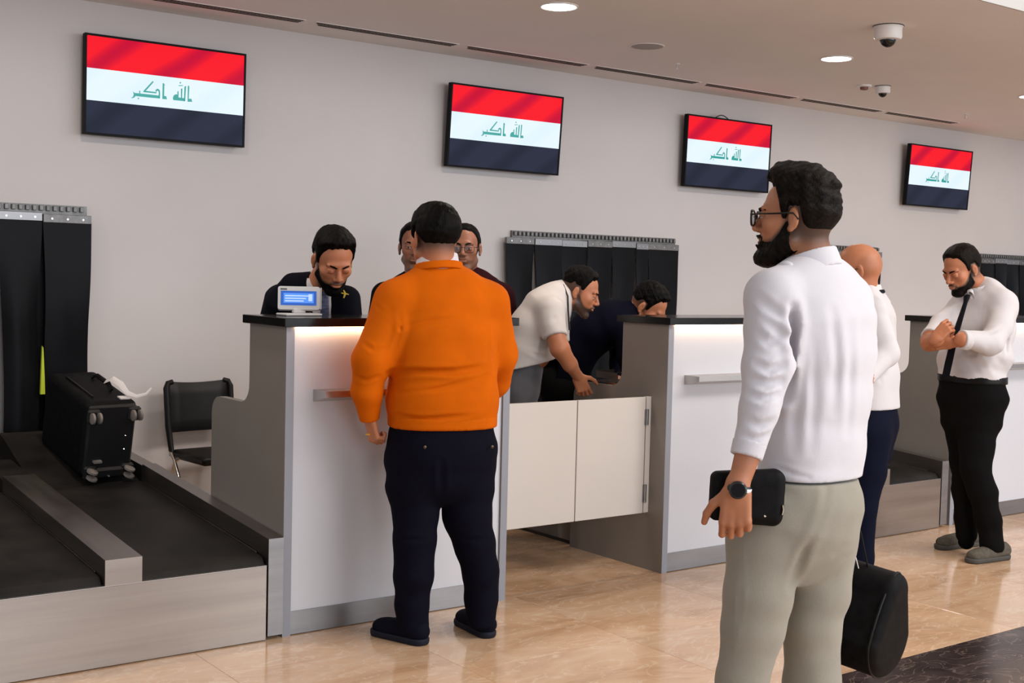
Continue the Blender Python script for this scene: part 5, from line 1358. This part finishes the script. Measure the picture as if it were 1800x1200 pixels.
suit_man('man in glasses and a maroon blazer standing behind the orange jumper man', (3.899, 5.720, 1.641), axes(combo(-.06, -.99, -.06)), 1.08, (3.922, 5.731, 1.487),
    [((3.932, 5.735, 1.478), .08, .07), ((3.937, 5.729, 1.447), .145, .09), ((3.942, 5.722, 1.396), .200, .115), ((3.942, 5.712, 1.254), .210, .130), ((3.942, 5.696, 1.001), .195, .130), ((3.939, 5.682, 0.748), .195, .130)],
    [(4.089, 5.612, 1.378), (4.110, 5.584, 1.196), (4.096, 5.558, 1.007), (4.051, 5.506, 0.855)], [(3.799, 5.827, 1.376), (3.771, 5.835, 1.186), (3.771, 5.798, 0.998), (3.774, 5.712, 0.878)], [(3.994, 5.636, 0.686), (3.880, 5.721, 0.683)],
    combo(0, -1, 0), combo(-1, 0), M_maroon, SK_C, 61, vtop=(3.884, 5.670, 1.469), spec=True, hairk=dict(thick=.005, top=.004, low=.3, hl=.004))
def bent_man():
    t = thing('person', 'man in a dark blue blazer bent double, head just above the counter top', 'person', (4.75, 5.85, 0))
    sd = combo(-.15, -.98); M = axes(combo(.66, -.30, -.62)); hc = (4.997, 5.409, 1.329); s = 1.08
    secs = [((4.947, 5.481, 1.290), .075, .068), ((4.932, 5.528, 1.267), .15, .11), ((4.890, 5.582, 1.238), .20, .135), ((4.808, 5.665, 1.187), .20, .14), ((4.729, 5.740, 1.075), .19, .14), ((4.694, 5.782, 0.926), .18, .14)]
    ra_ = [(4.839, 5.431, 1.199), (4.822, 5.370, 1.037), (4.800, 5.316, 0.917)]; la = [(5.017, 5.672, 1.186), (5.014, 5.660, 0.979), (4.886, 5.560, 0.854)]
    legs = [([(4.628, 5.749, 0.812), (4.596, 5.750, 0.474), (4.617, 5.783, 0.263)], [.08, .07, .05]), ([(4.754, 5.878, 0.796), (4.736, 5.869, 0.450), (4.738, 5.881, 0.274)], [.08, .07, .05])]
    core = body_core([(c_, w*.80, d*.80) for c_, w, d in secs[1:-1]], sd, [(ra_, [.05]*3), (la, [.05]*3)]+legs)
    hf, _ = head_field(hc, M, s, (4.950, 5.478, 1.276), nr=.058); h1 = hand_field(ra_[-1], combo(.2, .1, -1), combo(0, -1, 0), .95, curl=(30, 30, 35, 40), left=False)
    fobj('body', [core, hf, h1], SK_B, t, attr=stub_fn(hc, M, s, beard=.3, lo=-.02))
    lo, hi = bbox_of([c_ for c_, _, _ in secs]+la+ra_, .15)
    f = Fld(lo, hi, .0075); f.loft(secs, sd, .03); f.chain(ra_, [.07, .062, .045], .04); f.chain(la, [.07, .062, .045], .04); f.folds(.005, [((14, 8, 34), .6), ((-20, 20, 24), .6)], 71)
    f.cut(ra_[2], A3(ra_[2])-A3(ra_[1]), ra_[2], .06); fobj('blazer', f, M_blazer, t)
    g = Fld(A3((4.950, 5.479, 1.290))-.12, A3((4.950, 5.479, 1.290))+.12, .005); ring(g, (4.948, 5.468, 1.300), unit(A3(hc)-A3((4.925, 5.495, 1.262))), .064, 1.05, sd, .024, .005); fobj('shirt_collar', g, M_wshirt2, t)
    lo2, hi2 = bbox_of(legs[0][0]+legs[1][0], .2); lo2[2] = .05; g = Fld(lo2, hi2, .012)
    for l, r in legs: g.chain(l, [.11, .09, .07], .03)
    g.ell((4.685, 5.785, 0.875), (.17, .17, .14), None, .05); fobj('trousers', g, M_blackt, t)
    for l, r in legs: p = l[-1]; shoe(t, (p[0], p[1], 0), tuple(A3((p[0], p[1], 0))+R_*.24), M_shoek, M_sole)
    fobj('hair', hair_field(hc, M, s, thick=.010, top=.014, seed=72, nape=-.01, amp=.004, low=.15), M_hair, t)
bent_man()

# ============ smaller things
def folding_chair():
    t = thing('folding_chair', 'black padded folding chair with chrome legs standing against the wall behind the counter', 'chair', (0, 0, 0))
    w = .425
    # local: x right, y back (0 = backrest plane at seat), z up ; front is -y
    def bow(x): return -.035*(1-(2*x/w)**2)*-1
    mb = MB(); NX, NZ = 12, 8
    def pad(x0, x1, z0, z1, th, name, fcurve, mm):
        m_ = MB(); b = 0
        for sg in (0, 1):
            for k in range(NZ+1):
                for i in range(NX+1):
                    fx, fz = i/NX, k/NZ; x = x0+(x1-x0)*fx; z = z0+(z1-z0)*fz
                    ed = min(fx, 1-fx, 1)*NX; ez = min(fz, 1-fz)*NZ; r = min(1, min(ed, ez)+.25)
                    y = fcurve(x, z)+(-th*.5*r if sg == 0 else th*.5*r)
                    m_.v.append((x, y, z+(-.006+.012*(2*fx-1)**2 if k == NZ else 0)))
        W_ = NX+1; T_ = W_*(NZ+1)
        for k in range(NZ):
            for i in range(NX): q = k*W_+i; m_.f += [(q, q+1, q+W_+1, q+W_), (T_+q, T_+q+W_, T_+q+W_+1, T_+q+1)]
        for k in range(NZ):
            for e in (0, NX): q = k*W_+e; m_.f.append((q, q+W_, T_+q+W_, T_+q))
        for i in range(NX): q = i; m_.f.append((q, q+1, T_+q+1, T_+q)); q = NZ*W_+i; m_.f.append((q, q+1, T_+q+1, T_+q))
        return obj(name, m_, mm, t, True)
    lean = lambda z: .055*(z-.45)/.4
    pad(-w/2+.03, w/2-.03, .565, .846, .038, 'backrest', lambda x, z: lean(z)+.03*(1-(2*x/w)**2)*.6+.0, M_vinyl)
    for sg in (-1, 1):
        xs = sg*(w/2-.012)
        obj('back_rail', MB().tube([(xs, -.03, .44), (xs, lean(.6), .60), (xs, lean(.8), .815), (xs-sg*.012, lean(.84), .843), (xs-sg*.04, lean(.85), .85)], [.015, .018, .018, .016, .014], 10), M_vinyl, t, True)
        obj('leg', MB().tube([(xs+sg*.006, -.01, .47), (xs+sg*.006, -.07, .42), (xs+sg*.006, -.33, .012)], .0105, 10), M_chrome, t, True)
        obj('leg', MB().tube([(xs-sg*.014, -.10, .44), (xs-sg*.014, -.03, .40), (xs-sg*.014, .12, .012)], .0105, 10), M_chrome, t, True)
        for yy in (-.33, .12): obj('foot_cap', MB().lathe([(.013, 0), (.013, .02)], (xs+sg*(.006 if yy < 0 else -.014), yy, 0), 10), M_plasticb, t, True)
    m_ = MB(); m_.box(-w/2+.012, -.40, .425, w/2-.012, -.015, .475, .016)
    obj('seat', m_, M_vinyl, t, True)
    obj('cross_bar', MB().tube([(-w/2+.03, -.27, .11), (w/2-.03, -.27, .11)], .008, 8), M_chrome, t, True)
    t.location = (2.825, 6.78, 0); t.rotation_euler = (0, 0, math.radians(5))
folding_chair()
def suitcase():
    t = thing('suitcase', 'black wheeled suitcase lying on its side on the conveyor belt, wheels towards us', 'suitcase', (0, 0, 0))
    # local: x width .25, y depth away, z height .42
    a, h, d = .265, .385, .50
    f = Fld((-.2, -.06, -.06), (.2, .62, .54), .007)
    c = A3((0, d/2, .03+h/2))
    def fn(P):
        q = np.abs(P-c)-A3((a/2-.035, d/2-.03, h/2-.035)); return np.sqrt((np.maximum(q, 0)**2).sum(-1))+np.minimum(q.max(-1), 0)-.033
    f.op(fn, (-.2, -.06, -.06), (.2, .62, .54), 0); f.rough(.0025, 22, 3); f.crease([(-.13, .06, .02), (-.13, .06, .45)], .004, .008)
    t.location = (0, 0, 0); fobj('shell', f, M_nylon, t)
    # wheel-base frame on the near face
    obj('wheel_base', MB().box(-a/2+.012, -.012, .045, a/2-.012, .02, .03+h-.015, .01), M_plasticb, t)
    obj('bumper', MB().box(-a/2+.02, -.03, .03, a/2-.02, .0, .085, .012), M_plasticb, t)
    for (x, z) in ((-.100, .350), (.105, .355), (-.090, .062), (.100, .062)):
        up_ = z > .2
        hs = obj('wheel_housing', MB().box(x-.032, -.030, z-.036, x+.032, .0, z+.036, .01), M_plasticb, t)
        for k in (-.017, .017):
            if up_: obj('wheel', MB().lathe([(.020, -.007), (.027, -.005), (.027, .005), (.020, .007)], (x+k, -.045, z), 20, (1, 0, 0)), M_wheel, hs, True)
            else: obj('wheel', MB().lathe([(.020, -.007), (.027, -.005), (.027, .005), (.020, .007)], (x, -.045, z+k), 20, (.25, -.2, 1)), M_wheel, hs, True)
    obj('side_handle', MB().tube([(.06, .16, h+.034), (.06, .20, h+.056), (.06, .34, h+.056), (.06, .38, h+.034)], (.012, .006), 8), M_vinyl, t, True)
    obj('side_pocket_edge', MB().tube([(-.07, .08, h+.032), (-.07, .40, h+.034)], .005, 6), M_vinyl, t, True)
    obj('luggage_tag', MB().tube([(.05, .22, h+.06), (.055, .16, h+.095), (.075, .10, h+.085), (.09, .05, h+.055), (.125, .02, h+.045), (.175, .02, h+.055), (.20, .02, h+.085)], [(.013, .0015), (.016, .0015), (.016, .0015), (.012, .0015), (.009, .0012), (.007, .0012), (.005, .001)], 8), M_tag, t, True, 'white paper luggage tag')
    obj('label_patch', MB().box(.05, .03, h+.028, .10, .07, h+.034), M_tag, t, False, 'white sticker')
    for z in (.17, .24): obj('rivet', MB().lathe([(.004, 0), (.002, .003)], (.075, -.012, z), 8, (0, -1, 0)), M_silver, t, True)
    obj('lock', MB().lathe([(.007, 0), (.004, .006)], (.0, -.033, .045), 8, (0, -1, .3)), M_silver, t, True)
    obj('logo_bar', MB().box(-.08, -.034, .115, -.04, -.012, .125), M_wheel, t)
    t.location = (2.02, 6.05, .440); t.rotation_euler = (math.radians(13), 0, math.radians(6))
suitcase()
def terminal():
    p = Vector((2.425, 4.80, ZT))
    t = thing('display_terminal', 'pale grey scale display with a blue screen standing on the nearest counter', 'scale display', tuple(p))
    t.rotation_euler = (0, 0, 0)
    a = math.radians(-26); ca, sa = math.cos(a), math.sin(a)
    u = Vector((ca, sa, 0)); n = Vector((sa, -ca, 0.22)).normalized(); w = n.cross(u)*-1; w = u.cross(n)*-1
    if w.z < 0: w = -w
    def plate(name, x0, x1, z0, z1, t0, th, m, par, rr=0.0):
        pts = []
        if rr:
            for cx, cz, s0 in ((x1-rr, z1-rr, 0), (x0+rr, z1-rr, 1), (x0+rr, z0+rr, 2), (x1-rr, z0+rr, 3)):
                for i in range(5): an = math.pi/2*(s0+i/4); pts.append((cx+rr*math.cos(an), cz+rr*math.sin(an)))
        else: pts = [(x0, z0), (x1, z0), (x1, z1), (x0, z1)]
        return obj(name, MB().prism(pts, tuple(p+Vector((0, 0, .012))+n*t0), u, w, n, th), m, par, False)
    plate('case', -.088, .088, .012, .112, -.02, .034, M_plasticg, t, .010)
    plate('bezel', -.076, .074, .030, .092, .0142, .001, M_lcdb, t)
    plate('screen', -.064, .062, .040, .082, .0155, .0008, M_lcd, t)
    for i in range(3): plate('readout', -.058+.0, .02+.01*i, .046+.011*i, .051+.011*i, .0165, .0004, M_lcdt, t)
    plate('readout', .040, .056, .048, .078, .0165, .0004, M_lcdt, t)
    plate('maker_plate', -.078, -.050, .096, .103, .0142, .0008, mat('dark_label', (.10, .10, .10), .4), t)
    plate('side_cover', .088, .096, .015, .108, -.016, .028, mat('case_side', (.42, .41, .40), .4), t)
    obj('neck', MB().box(p.x-.028, p.y-.012, ZT+.010, p.x+.028, p.y+.012, ZT+.032, .004), M_plasticg, t)
    obj('foot', MB().box(p.x-.085, p.y-.055, ZT+.0005, p.x+.085, p.y+.045, ZT+.011, .004), M_plasticg, t)
terminal()
# things on the staff desk beyond the gate
tag(obj('document_tray', MB().box(4.43, 5.02, .955, 4.435, 5.19, .99).box(4.43, 5.02, .99, 4.56, 5.025, .995).box(4.43, 5.19, .955, 4.56, 5.195, .995).box(4.42, 5.02, .935, 4.57, 5.2, .942), M_steel), 'small metal-framed tray on the staff desk beside the leaning man hand', 'tray')
def office_chair():
    x, y = 4.0, 6.52
    t = thing('office_chair', 'black office chair behind the gate, mostly hidden by the leaning man', 'chair', (x, y, 0))
    obj('backrest', MB().box(x+.02, y-.02, .55, x+.42, y+.05, 1.02, .03), M_vinyl, t, True)
    obj('seat', MB().box(x+.0, y-.42, .44, x+.44, y-.02, .51, .03), M_vinyl, t, True)
    obj('column', MB().lathe([(.03, .10), (.025, .44)], (x+.22, y-.22, 0), 14), M_chrome, t, True)
    for k in range(5):
        a = k*2*math.pi/5; obj('base_arm', MB().tube([(x+.22, y-.22, .10), (x+.22+.26*math.cos(a), y-.22+.26*math.sin(a), .06)], (.018, .012), 8), M_plasticb, t, True)
        obj('caster', MB().lathe([(.027, -.015), (.03, 0), (.027, .015)], (x+.22+.26*math.cos(a), y-.22+.26*math.sin(a), .03), 14, (math.sin(a), -math.cos(a), 0)), M_plasticb, t, True)
office_chair()
